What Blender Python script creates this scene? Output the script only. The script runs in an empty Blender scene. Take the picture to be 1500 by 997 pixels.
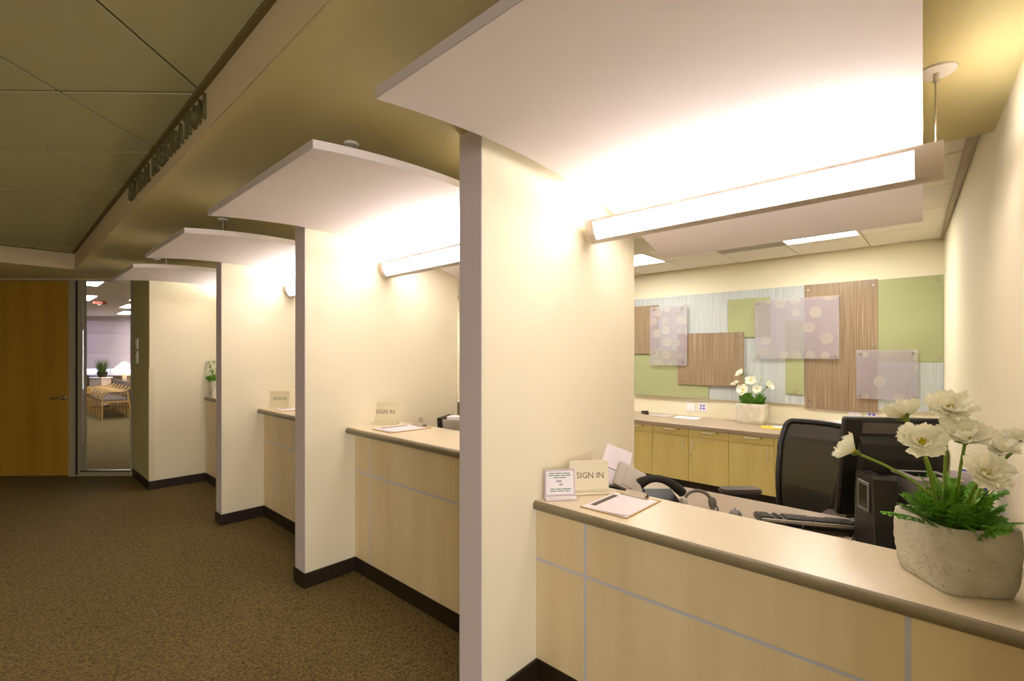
import bpy, bmesh, math, random
from mathutils import Vector, Matrix, Euler, noise
C = bpy.context.scene.collection
SC = bpy.context.scene
random.seed(7)
PI = math.pi
R = math.radians

# ------------------------------------------------------------------ camera, world, light, exposure
# x runs from the corridor into the booths, y runs along the row of booths
FOC = 695.0
AL = math.atan(758 / FOC)
cam = bpy.data.cameras.new('camera')
cam.sensor_width = 36.0
cam.lens = 36.0 * FOC / 1500.0
cam.shift_y = 20.5 / 1500.0
cam.clip_start = 0.02
camo = bpy.data.objects.new('camera', cam)
camo.location = (0, 0, 1.57)
camo.rotation_euler = (PI / 2, 0, -AL)
C.objects.link(camo)
SC.camera = camo

world = bpy.data.worlds.new('world')
world.use_nodes = True
SC.world = world
bgn = world.node_tree.nodes['Background']
bgn.inputs[0].default_value = (1.0, 0.93, 0.82, 1)
bgn.inputs[1].default_value = 0.02

SC.view_settings.view_transform = 'Standard'
SC.view_settings.look = 'None'
SC.view_settings.gamma = 1.0
SC.view_settings.use_curve_mapping = False
SC.view_settings.exposure = 1.15

EM_LENS = 2.6        # pendant lens
EM_UP = 30.0         # pendant uplight strip
EM_TROFFER = 15.0     # recessed ceiling lights over the staff aisle
EM_WAIT = 16.0        # recessed lights of the waiting room


def area(name, loc, rot, sx, sy, power, col):
    l = bpy.data.lights.new(name, 'AREA')
    l.shape = 'RECTANGLE'
    l.size, l.size_y, l.energy, l.color = sx, sy, power, col
    o = bpy.data.objects.new(name, l)
    o.location = loc
    o.rotation_euler = rot
    C.objects.link(o)
    return o


# daylight entering the lobby from the glazing behind the camera, and two added, unseen fill lamps that brighten the lobby
area('lobby_window_light', (-2.0, -4.6, 1.4), (R(90), 0, R(-20)), 4.0, 2.0, 98, (0.98, 0.95, 0.97))
area('lobby_fill_light', (-1.6, -1.2, 2.70), (0, 0, 0), 0.6, 1.2, 26, (1.0, 0.88, 0.66))
area('lobby_fill_light', (-3.6, 3.0, 2.70), (0, 0, 0), 0.6, 1.2, 30, (1.0, 0.86, 0.58))


# ------------------------------------------------------------------ materials
def lin(c):
    return tuple((x / 12.92 if x <= 0.04045 else ((x + 0.055) / 1.055) ** 2.4) for x in (v / 255.0 for v in c)) + (1.0,)


def mat(name, rgb, rough=0.6, metal=0.0, emit=0.0, var=0.0, scale=(8, 8, 8), bump=0.0, bscale=200.0, spec=0.5, rgb2=None, detail=4.0):
    m = bpy.data.materials.new(name)
    m.use_nodes = True
    nt = m.node_tree
    b = nt.nodes['Principled BSDF']
    b.inputs['Base Color'].default_value = lin(rgb)
    b.inputs['Roughness'].default_value = rough
    b.inputs['Metallic'].default_value = metal
    b.inputs['Specular IOR Level'].default_value = spec
    tc = nt.nodes.new('ShaderNodeTexCoord')
    if var > 0 or rgb2:
        mp = nt.nodes.new('ShaderNodeMapping')
        mp.inputs['Scale'].default_value = scale
        nz = nt.nodes.new('ShaderNodeTexNoise')
        nz.inputs['Scale'].default_value = 1.0
        nz.inputs['Detail'].default_value = detail
        rp = nt.nodes.new('ShaderNodeValToRGB')
        c1 = lin(rgb)
        c2 = lin(rgb2) if rgb2 else tuple(max(0, v * (1 - var)) for v in c1[:3]) + (1,)
        rp.color_ramp.elements[0].position = 0.35
        rp.color_ramp.elements[1].position = 0.65
        rp.color_ramp.elements[0].color = c2
        rp.color_ramp.elements[1].color = c1
        nt.links.new(tc.outputs['Object'], mp.inputs['Vector'])
        nt.links.new(mp.outputs['Vector'], nz.inputs['Vector'])
        nt.links.new(nz.outputs['Fac'], rp.inputs['Fac'])
        nt.links.new(rp.outputs['Color'], b.inputs['Base Color'])
    if bump > 0:
        n2 = nt.nodes.new('ShaderNodeTexNoise')
        n2.inputs['Scale'].default_value = bscale
        n2.inputs['Detail'].default_value = 3.0
        bp = nt.nodes.new('ShaderNodeBump')
        bp.inputs['Strength'].default_value = bump
        bp.inputs['Distance'].default_value = 0.01
        nt.links.new(tc.outputs['Object'], n2.inputs['Vector'])
        nt.links.new(n2.outputs['Fac'], bp.inputs['Height'])
        nt.links.new(bp.outputs['Normal'], b.inputs['Normal'])
    if emit > 0:
        b.inputs['Emission Color'].default_value = lin(rgb)
        b.inputs['Emission Strength'].default_value = emit
    return m


def stone_mat():
    m = mat('rough_stone', (230, 226, 212), 0.92, rgb2=(206, 198, 180), scale=(12, 12, 12), detail=10)
    nt = m.node_tree
    b = nt.nodes['Principled BSDF']
    old = b.inputs['Base Color'].links[0].from_socket
    L = nt.links.new
    tc = nt.nodes.new('ShaderNodeTexCoord')
    nz = nt.nodes.new('ShaderNodeTexNoise')
    nz.inputs['Scale'].default_value = 55
    nz.inputs['Detail'].default_value = 6
    nz.inputs['Distortion'].default_value = 1.5
    rp = nt.nodes.new('ShaderNodeValToRGB')
    rp.color_ramp.elements[0].position = 0.24
    rp.color_ramp.elements[0].color = (1, 1, 1, 1)
    rp.color_ramp.elements[1].position = 0.40
    rp.color_ramp.elements[1].color = (0, 0, 0, 1)
    mx = nt.nodes.new('ShaderNodeMix')
    mx.data_type = 'RGBA'
    L(tc.outputs['Object'], nz.inputs['Vector'])
    L(nz.outputs['Fac'], rp.inputs['Fac'])
    L(rp.outputs['Color'], mx.inputs['Factor'])
    L(old, mx.inputs['A'])
    mx.inputs['B'].default_value = lin((140, 126, 98))
    L(mx.outputs['Result'], b.inputs['Base Color'])
    n2 = nt.nodes.new('ShaderNodeTexNoise')
    n2.inputs['Scale'].default_value = 38
    n2.inputs['Detail'].default_value = 8
    n2.inputs['Roughness'].default_value = 0.7
    bp = nt.nodes.new('ShaderNodeBump')
    bp.inputs['Strength'].default_value = 1.0
    bp.inputs['Distance'].default_value = 0.012
    L(tc.outputs['Object'], n2.inputs['Vector'])
    L(n2.outputs['Fac'], bp.inputs['Height'])
    L(bp.outputs['Normal'], b.inputs['Normal'])
    return m


def carpet_mat():
    m = mat('carpet', (92, 76, 44), 0.95, spec=0.1)
    nt = m.node_tree
    b = nt.nodes['Principled BSDF']
    tc = nt.nodes.new('ShaderNodeTexCoord')
    mp = nt.nodes.new('ShaderNodeMapping')
    mp.inputs['Rotation'].default_value = (0, 0, R(20))
    mp.inputs['Scale'].default_value = (78, 130, 80)
    vo = nt.nodes.new('ShaderNodeTexVoronoi')
    vo.inputs['Scale'].default_value = 1.0
    nz = nt.nodes.new('ShaderNodeTexNoise')
    nz.inputs['Scale'].default_value = 60.0
    nz.inputs['Detail'].default_value = 5.0
    mx = nt.nodes.new('ShaderNodeMix')
    mx.data_type = 'RGBA'
    rp = nt.nodes.new('ShaderNodeValToRGB')
    rp.color_ramp.elements[0].position = 0.15
    rp.color_ramp.elements[0].color = lin((146, 128, 86))
    rp.color_ramp.elements[1].position = 0.85
    rp.color_ramp.elements[1].color = lin((62, 52, 26))
    rp2 = nt.nodes.new('ShaderNodeValToRGB')
    rp2.color_ramp.elements[0].position = 0.35
    rp2.color_ramp.elements[0].color = lin((76, 64, 36))
    rp2.color_ramp.elements[1].position = 0.7
    rp2.color_ramp.elements[1].color = lin((140, 122, 80))
    L = nt.links.new
    L(tc.outputs['Object'], mp.inputs['Vector'])
    L(mp.outputs['Vector'], vo.inputs['Vector'])
    L(tc.outputs['Object'], nz.inputs['Vector'])
    L(vo.outputs['Distance'], rp.inputs['Fac'])
    L(nz.outputs['Fac'], rp2.inputs['Fac'])
    mx.inputs['Factor'].default_value = 0.45
    L(rp.outputs['Color'], mx.inputs['A'])
    L(rp2.outputs['Color'], mx.inputs['B'])
    L(mx.outputs['Result'], b.inputs['Base Color'])
    bp = nt.nodes.new('ShaderNodeBump')
    bp.inputs['Strength'].default_value = 0.7
    bp.inputs['Distance'].default_value = 0.006
    bp.invert = True
    L(vo.outputs['Distance'], bp.inputs['Height'])
    L(bp.outputs['Normal'], b.inputs['Normal'])
    return m


def streak_mat(name, a, bb, sc, rough=0.25, fleck=None):
    """vertical grass-like streaks behind glossy resin"""
    m = mat(name, a, rough, scale=sc, rgb2=bb, detail=3.0)
    rp = [n for n in m.node_tree.nodes if n.type == 'VALTORGB'][0]
    rp.color_ramp.elements[0].position = 0.38
    rp.color_ramp.elements[1].position = 0.62
    if fleck:
        e = rp.color_ramp.elements.new(0.72)
        e.color = lin(fleck)
    return m


def frost_mat():
    """frosted resin sheet with pale round inclusions; part of what lies behind shows through"""
    m = bpy.data.materials.new('frosted_resin')
    m.use_nodes = True
    nt = m.node_tree
    b = nt.nodes['Principled BSDF']
    out = nt.nodes['Material Output']
    tc = nt.nodes.new('ShaderNodeTexCoord')
    vo = nt.nodes.new('ShaderNodeTexVoronoi')
    vo.inputs['Scale'].default_value = 6.5
    vo.inputs['Randomness'].default_value = 0.45
    rp = nt.nodes.new('ShaderNodeValToRGB')
    rp.color_ramp.elements[0].position = 0.40
    rp.color_ramp.elements[0].color = lin((214, 204, 196))
    rp.color_ramp.elements[1].position = 0.47
    rp.color_ramp.elements[1].color = lin((196, 184, 194))
    L = nt.links.new
    L(tc.outputs['Object'], vo.inputs['Vector'])
    L(vo.outputs['Distance'], rp.inputs['Fac'])
    L(rp.outputs['Color'], b.inputs['Base Color'])
    b.inputs['Roughness'].default_value = 0.35
    tr = nt.nodes.new('ShaderNodeBsdfTransparent')
    mx = nt.nodes.new('ShaderNodeMixShader')
    mx.inputs['Fac'].default_value = 0.36
    L(tr.outputs['BSDF'], mx.inputs[1])
    L(b.outputs['BSDF'], mx.inputs[2])
    L(mx.outputs['Shader'], out.inputs['Surface'])
    return m


def glass_mat():
    m = bpy.data.materials.new('clear_glass')
    m.use_nodes = True
    nt = m.node_tree
    nt.nodes.remove(nt.nodes['Principled BSDF'])
    out = nt.nodes['Material Output']
    tr = nt.nodes.new('ShaderNodeBsdfTransparent')
    tr.inputs['Color'].default_value = (0.93, 0.95, 0.93, 1)
    gl = nt.nodes.new('ShaderNodeBsdfGlossy')
    gl.inputs['Roughness'].default_value = 0.02
    fr = nt.nodes.new('ShaderNodeFresnel')
    fr.inputs['IOR'].default_value = 1.45
    mx = nt.nodes.new('ShaderNodeMixShader')
    L = nt.links.new
    L(fr.outputs['Fac'], mx.inputs['Fac'])
    L(tr.outputs['BSDF'], mx.inputs[1])
    L(gl.outputs['BSDF'], mx.inputs[2])
    L(mx.outputs['Shader'], out.inputs['Surface'])
    return m


def mesh_fabric():
    m = bpy.data.materials.new('black_net')
    m.use_nodes = True
    nt = m.node_tree
    b = nt.nodes['Principled BSDF']
    out = nt.nodes['Material Output']
    b.inputs['Base Color'].default_value = lin((30, 27, 17))
    b.inputs['Roughness'].default_value = 0.7
    tr = nt.nodes.new('ShaderNodeBsdfTransparent')
    mx = nt.nodes.new('ShaderNodeMixShader')
    mx.inputs['Fac'].default_value = 0.94
    nt.links.new(tr.outputs['BSDF'], mx.inputs[1])
    nt.links.new(b.outputs['BSDF'], mx.inputs[2])
    nt.links.new(mx.outputs['Shader'], out.inputs['Surface'])
    return m


def wood_mat(name, a, bb, sc=(6, 6, 0.7), rough=0.45):
    return mat(name, a, rough, scale=sc, rgb2=bb, detail=6.0)


M = {}
M['carpet'] = carpet_mat()
M['cream'] = mat('cream_paint', (235, 226, 199), 0.75, bump=0.05, bscale=250)
M['daylit_end_and_frame'] = mat('daylit_mauve_grey', (204, 192, 196), 0.7)  # cream divider ends in cool daylight, painted mauve-grey; also the notice frame's colour
M['soffit'] = mat('cream_dim_light', (215, 204, 150), 0.8)  # cream paint with the olive cast of dim light put into the colour
M['fascia'] = mat('cream_dim_light_tan', (196, 178, 142), 0.8)  # soffit's cream on its upright face, dim-light tan put into the colour
M['side'] = mat('olive_shade', (190, 180, 128), 0.8)  # olive look of the side wall in shade, put into the colour
M['white_paint'] = mat('white_paint', (232, 222, 212), 0.7)
M['tile'] = mat('acoustic_tile', (194, 192, 148), 0.9, bump=0.15, bscale=400)  # whitish tile given the grey-olive of the dim lobby light
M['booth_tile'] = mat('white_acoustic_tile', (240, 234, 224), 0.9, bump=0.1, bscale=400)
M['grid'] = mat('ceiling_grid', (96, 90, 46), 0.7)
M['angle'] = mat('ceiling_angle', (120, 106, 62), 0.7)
M['booth_grid'] = mat('white_ceiling_grid', (190, 178, 150), 0.7)
M['canopy'] = mat('white_perforated', (236, 226, 224), 0.75, bump=0.08, bscale=500)
M['canopy_edge'] = mat('grey_edge', (196, 184, 182), 0.6)
M['base'] = mat('dark_rubber', (38, 25, 12), 0.5)
M['maple'] = wood_mat('pale_maple', (223, 204, 166), (213, 191, 151))
M['maple_yellow'] = wood_mat('yellow_maple', (232, 212, 138), (224, 202, 126))
M['door'] = wood_mat('door_maple', (172, 130, 38), (158, 116, 28), (5, 5, 0.5))
M['strip'] = mat('brushed_metal', (196, 194, 210), 0.45, 0.1)
M['nickel'] = mat('bright_nickel', (232, 226, 212), 0.35, 0.35)
M['steel'] = mat('satin_steel', (200, 194, 184), 0.3, 1.0)
M['jamb'] = mat('grey_metal_frame', (158, 146, 124), 0.5)
M['dark_jamb'] = mat('dark_gasket', (44, 38, 26), 0.6)
M['laminate'] = mat('beige_laminate', (230, 216, 188), 0.3, var=0.05, scale=(60, 60, 60))
M['edge'] = mat('taupe_edge', (128, 117, 92), 0.4)
M['taupe'] = mat('taupe_laminate', (170, 151, 129), 0.4, var=0.05, scale=(60, 60, 60))
M['fixture'] = mat('fixture_grey', (192, 180, 166), 0.4, 0.1)
M['lens'] = mat('lit_lens', (255, 250, 250), 0.5, emit=EM_LENS)
M['uplight'] = mat('lit_tube', (255, 249, 246), 0.5, emit=EM_UP)
M['troffer'] = mat('lit_diffuser', (255, 250, 240), 0.5, emit=EM_TROFFER)
M['wait_troffer'] = mat('lit_diffuser_waiting', (255, 248, 246), 0.5, emit=EM_WAIT)
M['white_plastic'] = mat('white_plastic', (236, 230, 226), 0.4)
M['cream_plastic'] = mat('cream_plastic', (226, 216, 184), 0.4)
M['paper'] = mat('white_paper', (246, 238, 244), 0.8)
M['bar'] = mat('grey_print', (104, 94, 84), 0.8)
M['ink'] = mat('brown_ink', (98, 84, 58), 0.7)
M['green_ink'] = mat('green_ink', (96, 140, 118), 0.8)
M['grey_ink'] = mat('grey_ink', (176, 170, 176), 0.8)
M['letters'] = mat('olive_letters', (92, 84, 48), 0.5)
M['black'] = mat('black_plastic', (24, 22, 18), 0.45)
M['black_soft'] = mat('black_soft', (30, 27, 20), 0.75)
M['black_gloss'] = mat('black_screen', (12, 12, 12), 0.15)
M['net'] = mesh_fabric()
M['arm'] = mat('brown_grey_pad', (92, 80, 74), 0.55)
M['grey_plastic'] = mat('grey_plastic', (190, 182, 174), 0.45)
M['dark_grey'] = mat('dark_grey_plastic', (104, 98, 92), 0.45)
M['keycap'] = mat('keycap', (52, 46, 40), 0.5)
M['silver'] = mat('silver_plastic', (176, 170, 166), 0.35, 0.3)
M['board'] = mat('hardboard', (196, 160, 96), 0.6)
M['envelope'] = mat('manila', (232, 184, 70), 0.7)
M['blue'] = mat('blue_plastic', (92, 92, 200), 0.4)
M['clear_plastic'] = mat('pale_acrylic', (224, 214, 216), 0.3)
M['stone'] = stone_mat()
M['stone_white'] = mat('pale_stone', (226, 220, 204), 0.9, rgb2=(206, 198, 176), scale=(12, 12, 12), bump=0.5, bscale=30, detail=8)
M['soil'] = mat('dark_moss', (44, 50, 20), 0.95, bump=0.8, bscale=90)
M['petal'] = mat('cream_petal', (255, 255, 248), 0.6, rgb2=(255, 253, 230), scale=(20, 20, 20))
nt_ = M['petal'].node_tree
tl_ = nt_.nodes.new('ShaderNodeBsdfTranslucent')
tl_.inputs['Color'].default_value = lin((255, 252, 226))
ms_ = nt_.nodes.new('ShaderNodeMixShader')
ms_.inputs['Fac'].default_value = 0.2
nt_.links.new(nt_.nodes['Principled BSDF'].outputs['BSDF'], ms_.inputs[1])
nt_.links.new(tl_.outputs['BSDF'], ms_.inputs[2])
nt_.links.new(ms_.outputs['Shader'], nt_.nodes['Material Output'].inputs['Surface'])
M['flower_centre'] = mat('yellow_centre', (226, 204, 30), 0.7, bump=0.8, bscale=300)
M['calyx'] = mat('calyx_green', (104, 120, 30), 0.6)
M['stem'] = mat('stem_green', (126, 156, 44), 0.55)
M['leaf'] = mat('leaf_green', (74, 136, 26), 0.45, rgb2=(116, 172, 44), scale=(18, 18, 18))
M['art_blue'] = streak_mat('pale_blue_reeds', (196, 200, 200), (180, 186, 186), (110, 110, 1.6), 0.25, (214, 216, 212))
M['art_green'] = mat('sage_resin', (168, 172, 128), 0.25, var=0.06, scale=(3, 3, 3))
M['art_brown'] = streak_mat('brown_reeds', (166, 144, 118), (130, 106, 82), (170, 170, 1.4), 0.3, (188, 170, 148))
M['frost'] = frost_mat()
M['glass'] = glass_mat()
M['blind'] = mat('pink_white_shade', (224, 212, 212), 0.8)
M['wait_wall'] = mat('waiting_wall', (214, 200, 196), 0.8)
M['sky'] = mat('daylight', (214, 216, 255), 0.5, emit=2.6)
nt_ = M['blind'].node_tree
tl_ = nt_.nodes.new('ShaderNodeBsdfTranslucent')
tl_.inputs['Color'].default_value = lin((222, 212, 204))
ms_ = nt_.nodes.new('ShaderNodeMixShader')
ms_.inputs['Fac'].default_value = 0.25
nt_.links.new(nt_.nodes['Principled BSDF'].outputs['BSDF'], ms_.inputs[1])
nt_.links.new(tl_.outputs['BSDF'], ms_.inputs[2])
nt_.links.new(ms_.outputs['Shader'], nt_.nodes['Material Output'].inputs['Surface'])
M['beech'] = mat('beech_wood', (206, 164, 92), 0.45)
M['plaid'] = mat('grey_plaid', (132, 116, 108), 0.9, rgb2=(84, 72, 68), scale=(40, 40, 40))
M['dark_wool'] = mat('dark_fabric', (64, 46, 38), 0.9)
M['shade'] = mat('lamp_shade', (250, 232, 196), 0.8, emit=0.9)
M['red'] = mat('red_plastic', (150, 52, 30), 0.5)
M['grass'] = mat('grass_blade', (48, 84, 30), 0.6, rgb2=(90, 120, 50), scale=(30, 30, 30))


# ------------------------------------------------------------------ helpers
def setp(o, **k):
    for a, v in k.items():
        if v:
            o[a] = v
    return o


def obj(name, bm, m, parent=None, loc=None, rot=None, smooth=None):
    me = bpy.data.meshes.new(name)
    bm.normal_update()
    bm.to_mesh(me)
    bm.free()
    me.materials.append(m)
    if smooth is not None:
        me.polygons.foreach_set('use_smooth', [True] * len(me.polygons))
        me.set_sharp_from_angle(angle=R(smooth))
    o = bpy.data.objects.new(name, me)
    C.objects.link(o)
    if parent:
        o.parent = parent
    if loc is not None:
        o.location = loc
    if rot is not None:
        o.rotation_euler = rot
    return o


def inst(name, me, parent, loc=(0, 0, 0), rot=(0, 0, 0), mtx=None):
    o = bpy.data.objects.new(name, me)
    C.objects.link(o)
    o.parent = parent
    if mtx is not None:
        o.matrix_local = mtx
    else:
        o.location = loc
        o.rotation_euler = rot
    return o


def thing(name, label, cat, loc=(0, 0, 0), rz=0.0, group=None):
    o = bpy.data.objects.new(name, None)
    o.empty_display_size = 0.05
    C.objects.link(o)
    o.location = loc
    o.rotation_euler = (0, 0, rz)
    return setp(o, label=label, category=cat, group=group)


def tag(o, label, cat, group=None):
    return setp(o, label=label, category=cat, group=group)


def struct(name, bm, m, smooth=None):
    o = obj(name, bm, m, smooth=smooth)
    o['kind'] = 'structure'
    return o


def dup(root, loc, rz, label, group=None):
    r = root.copy()
    C.objects.link(r)
    r.location = loc
    r.rotation_euler = (0, 0, rz)
    r['label'] = label
    if group:
        r['group'] = group
    def rec(a, b):
        for ch in list(a.children):
            c = ch.copy()
            C.objects.link(c)
            c.parent = b
            c.matrix_parent_inverse = ch.matrix_parent_inverse
            rec(ch, c)
    rec(root, r)
    return r


def B():
    return bmesh.new()


def box(bm, x0, x1, y0, y1, z0, z1, bev=0.0, mtx=None, seg=1):
    r = bmesh.ops.create_cube(bm, size=1.0)
    vs = r['verts']
    for v in vs:
        v.co = Vector(((x0 + x1) / 2 + v.co.x * (x1 - x0), (y0 + y1) / 2 + v.co.y * (y1 - y0), (z0 + z1) / 2 + v.co.z * (z1 - z0)))
    if bev > 0:
        es = list({e for v in vs for e in v.link_edges})
        g = bmesh.ops.bevel(bm, geom=es, offset=bev, segments=seg, affect='EDGES', profile=0.6)
        vs = list({v for f in g['faces'] for v in f.verts} | {v for v in vs if v.is_valid})
        # collect the whole island
        seen = set(vs)
        st = list(vs)
        while st:
            v = st.pop()
            for e in v.link_edges:
                w = e.other_vert(v)
                if w not in seen:
                    seen.add(w)
                    st.append(w)
        vs = list(seen)
    if mtx is not None:
        for v in vs:
            v.co = mtx @ v.co
    return bm


def boxb(*a, **k):
    return box(B(), *a, **k)


def prism(bm, pts, z0, z1):
    """vertical prism over a plan polygon"""
    lo = [bm.verts.new((x, y, z0)) for x, y in pts]
    hi = [bm.verts.new((x, y, z1)) for x, y in pts]
    n = len(pts)
    bm.faces.new(lo[::-1])
    bm.faces.new(hi)
    for i in range(n):
        bm.faces.new((lo[i], lo[(i + 1) % n], hi[(i + 1) % n], hi[i]))
    bmesh.ops.recalc_face_normals(bm, faces=bm.faces)
    return bm


def extr(bm, pts, axis, a0, a1, mtx=None):
    """prism of a profile [(p,q)] along an axis ('x': p=y,q=z; 'y': p=x,q=z)"""
    def mk(p, q, a):
        v = Vector((a, p, q)) if axis == 'x' else Vector((p, a, q))
        return bm.verts.new(mtx @ v if mtx is not None else v)
    lo = [mk(p, q, a0) for p, q in pts]
    hi = [mk(p, q, a1) for p, q in pts]
    n = len(pts)
    fs = [bm.faces.new(lo), bm.faces.new(hi[::-1])]
    for i in range(n):
        fs.append(bm.faces.new((lo[i], hi[i], hi[(i + 1) % n], lo[(i + 1) % n])))
    bmesh.ops.recalc_face_normals(bm, faces=fs)
    return bm


def tube(bm, path, rad, n=8, closed=False):
    pts = [Vector(p) for p in path]
    rads = rad if isinstance(rad, (list, tuple)) else [rad] * len(pts)
    rings = []
    m = len(pts)
    up = Vector((0.13, 0.31, 0.94)).normalized()
    prev = None
    for i, p in enumerate(pts):
        if closed:
            t = (pts[(i + 1) % m] - pts[i - 1]).normalized()
        else:
            t = (pts[min(i + 1, m - 1)] - pts[max(i - 1, 0)]).normalized()
        if prev is None:
            a = t.cross(up)
            if a.length < 1e-3:
                a = t.cross(Vector((1, 0, 0)))
            a.normalize()
        else:
            a = (prev - t * prev.dot(t)).normalized()
        prev = a
        b = t.cross(a)
        rings.append([bm.verts.new(p + (a * math.cos(2 * PI * k / n) + b * math.sin(2 * PI * k / n)) * rads[i]) for k in range(n)])
    cnt = m if closed else m - 1
    for i in range(cnt):
        r0, r1 = rings[i], rings[(i + 1) % m]
        for k in range(n):
            bm.faces.new((r0[k], r0[(k + 1) % n], r1[(k + 1) % n], r1[k]))
    if not closed:
        bm.faces.new(rings[0][::-1])
        bm.faces.new(rings[-1])
    return bm


def lathe(bm, prof, n=24, loc=(0, 0, 0), mtx=None):
    rings = []
    for r, z in prof:
        ring = []
        for k in range(n):
            v = Vector((max(r, 1e-4) * math.cos(2 * PI * k / n), max(r, 1e-4) * math.sin(2 * PI * k / n), z)) + Vector(loc)
            ring.append(bm.verts.new(mtx @ v if mtx is not None else v))
        rings.append(ring)
    for a, b in zip(rings, rings[1:]):
        for k in range(n):
            bm.faces.new((a[k], a[(k + 1) % n], b[(k + 1) % n], b[k]))
    bm.faces.new(rings[0][::-1])
    bm.faces.new(rings[-1])
    return bm


def bez(p0, p1, p2, n=10):
    p0, p1, p2 = Vector(p0), Vector(p1), Vector(p2)
    return [(1 - t) ** 2 * p0 + 2 * t * (1 - t) * p1 + t * t * p2 for t in (i / n for i in range(n + 1))]


def rrect(w, h, r, n=4, cx=0, cy=0):
    out = []
    for (sx, sy, a0) in ((1, 1, 0), (-1, 1, 90), (-1, -1, 180), (1, -1, 270)):
        for i in range(n + 1):
            a = R(a0 + 90 * i / n)
            out.append((cx + sx * (w / 2 - r) + r * math.cos(a), cy + sy * (h / 2 - r) + r * math.sin(a)))
    return out


def text_mesh(s, w=None, h=None, depth=0.004):
    """flat lettering standing in the local XZ plane, facing -Y; returns mesh and width"""
    cu = bpy.data.curves.new('lettering', 'FONT')
    cu.body = s
    cu.size = 1.0
    cu.extrude = 0.5
    cu.resolution_u = 2
    o = bpy.data.objects.new('lettering', cu)
    C.objects.link(o)
    dg = bpy.context.evaluated_depsgraph_get()
    me = bpy.data.meshes.new_from_object(o.evaluated_get(dg))
    bpy.data.objects.remove(o)
    xs = [v.co.x for v in me.vertices]
    ys = [v.co.y for v in me.vertices]
    x0, x1, y0, y1 = min(xs), max(xs), min(ys), max(ys)
    sy = (h / (y1 - y0)) if h else w / (x1 - x0)
    sx = (w / (x1 - x0)) if w else sy
    for v in me.vertices:
        v.co = Vector(((v.co.x - x0) * sx, -v.co.z * depth, (v.co.y - y0) * sy))
    return me, (x1 - x0) * sx


RV = (0.692, -0.722)
NV = (0.722, 0.692)
LOB = math.atan2(RV[1], RV[0])


def LF(r, d):
    """point of the lobby frame (parallel to the end wall) in scene x, y"""
    return (r * RV[0] + d * NV[0], r * RV[1] + d * NV[1])


# ------------------------------------------------------------------ structure
Z_SOF = 2.55
Z_LOB = 2.74
Z_BTH = 2.71
XB = 6.25       # back wall of the booths
XS = 0.63       # corridor face of the soffit
Y_END = 7.41    # where the lobby tile ceiling ends
NEAR = [1.469, 3.18, 4.915, 6.80]     # near faces of the dividers
FAR = [1.611, 3.33, 5.065]

struct('floor', boxb(-8, 12, -6, 22, -0.1, 0.0), M['carpet'])
struct('wall_back', boxb(XB, XB + 0.12, -0.02, 7.78, 0, 3.0), M['cream'])
# right wall of the first booth, running slightly askew
wr = struct('wall_right', boxb(0, 5.15, -0.15, 0, 0, 3.0), M['cream'])
wr.location = (1.25, -0.245, 0)
wr.rotation_euler = (0, 0, math.atan2(0.275, 5.12))
struct('wall_far', boxb(1.215, XB + 0.12, 7.78, 7.9, 0, 3.0), M['cream'])
struct('wall_corridor', boxb(1.25, 1.4, -5.2, -0.385, 0, 3.0), M['cream'])
struct('wall_left', boxb(-5.4, -5.25, -5.2, 14.2, 0, 3.0), M['soffit'])
struct('wall_rear', boxb(-5.4, 1.4, -5.35, -5.2, 0, 3.0), M['soffit'])

X_DB = 2.755


def partition(i, x0, x1, y0, y1):
    w = struct('wall_partition', prism(B(), [(x0, y0), (x1, y0), (x1, y1), (x0, y1)], 0, 2.6), M['cream'])
    e = obj('end_tone_sheet', boxb(x0 - 0.004, x0 - 0.0005, y0 + 0.001, y1 - 0.001, 0.1, 2.549), M['daylit_end_and_frame'], w)  # thin sheet added to carry the cool daylight tone of the end
    return w


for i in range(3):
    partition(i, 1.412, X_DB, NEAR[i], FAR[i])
    b = B()
    x0, x1, y0, y1 = 1.412, 1.776, NEAR[i], FAR[i]
    box(b, x0 - 0.012, x0 - 0.0045, y0 - 0.012, y1 + 0.012, 0.0, 0.1, 0.002)
    box(b, x0 - 0.0045, x1, y0 - 0.012, y0 - 0.0005, 0.0, 0.1, 0.002)
    box(b, x0 - 0.0045, x1, y1 + 0.0005, y1 + 0.012, 0.0, 0.1, 0.002)
    struct('baseboard_partition', b, M['base'])
# the last divider: a longer wall that turns the corner towards the door
w = struct('wall_partition', prism(B(), [(1.215, 6.815), (X_DB, 6.815), (X_DB, 6.95), (1.34, 6.95), (1.34, 7.64), (1.215, 7.77)], 0, 2.6), M['cream'])
obj('side_shade_sheet', boxb(1.2115, 1.2145, 6.816, 7.765, 0.1, 2.549), M['side'], w)  # thin sheet added to carry the shaded tone of this wall face
b = B()
box(b, 1.203, 1.211, 6.803, 7.77, 0, 0.1, 0.002)
box(b, 1.211, 1.776, 6.803, 6.8145, 0, 0.1, 0.002)
struct('baseboard_partition', b, M['base'])
g = obj('corner_guard', extr(B(), [(1.2095, 6.8095), (1.262, 6.8095), (1.262, 6.8135), (1.2135, 6.8135), (1.2135, 6.85), (1.2095, 6.85)], 'x', 0, 1), M['cream_plastic'])
bpy.data.objects.remove(g)
b = prism(B(), [(1.2085, 6.8085), (1.262, 6.8085), (1.262, 6.814), (1.2115, 6.814), (1.2115, 6.85), (1.2085, 6.85)], 0.1, 1.405)
tag(obj('corner_guard', b, M['cream_plastic']), 'cream plastic guard on the wall corner next to the glazed panel', 'corner guard')

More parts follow.
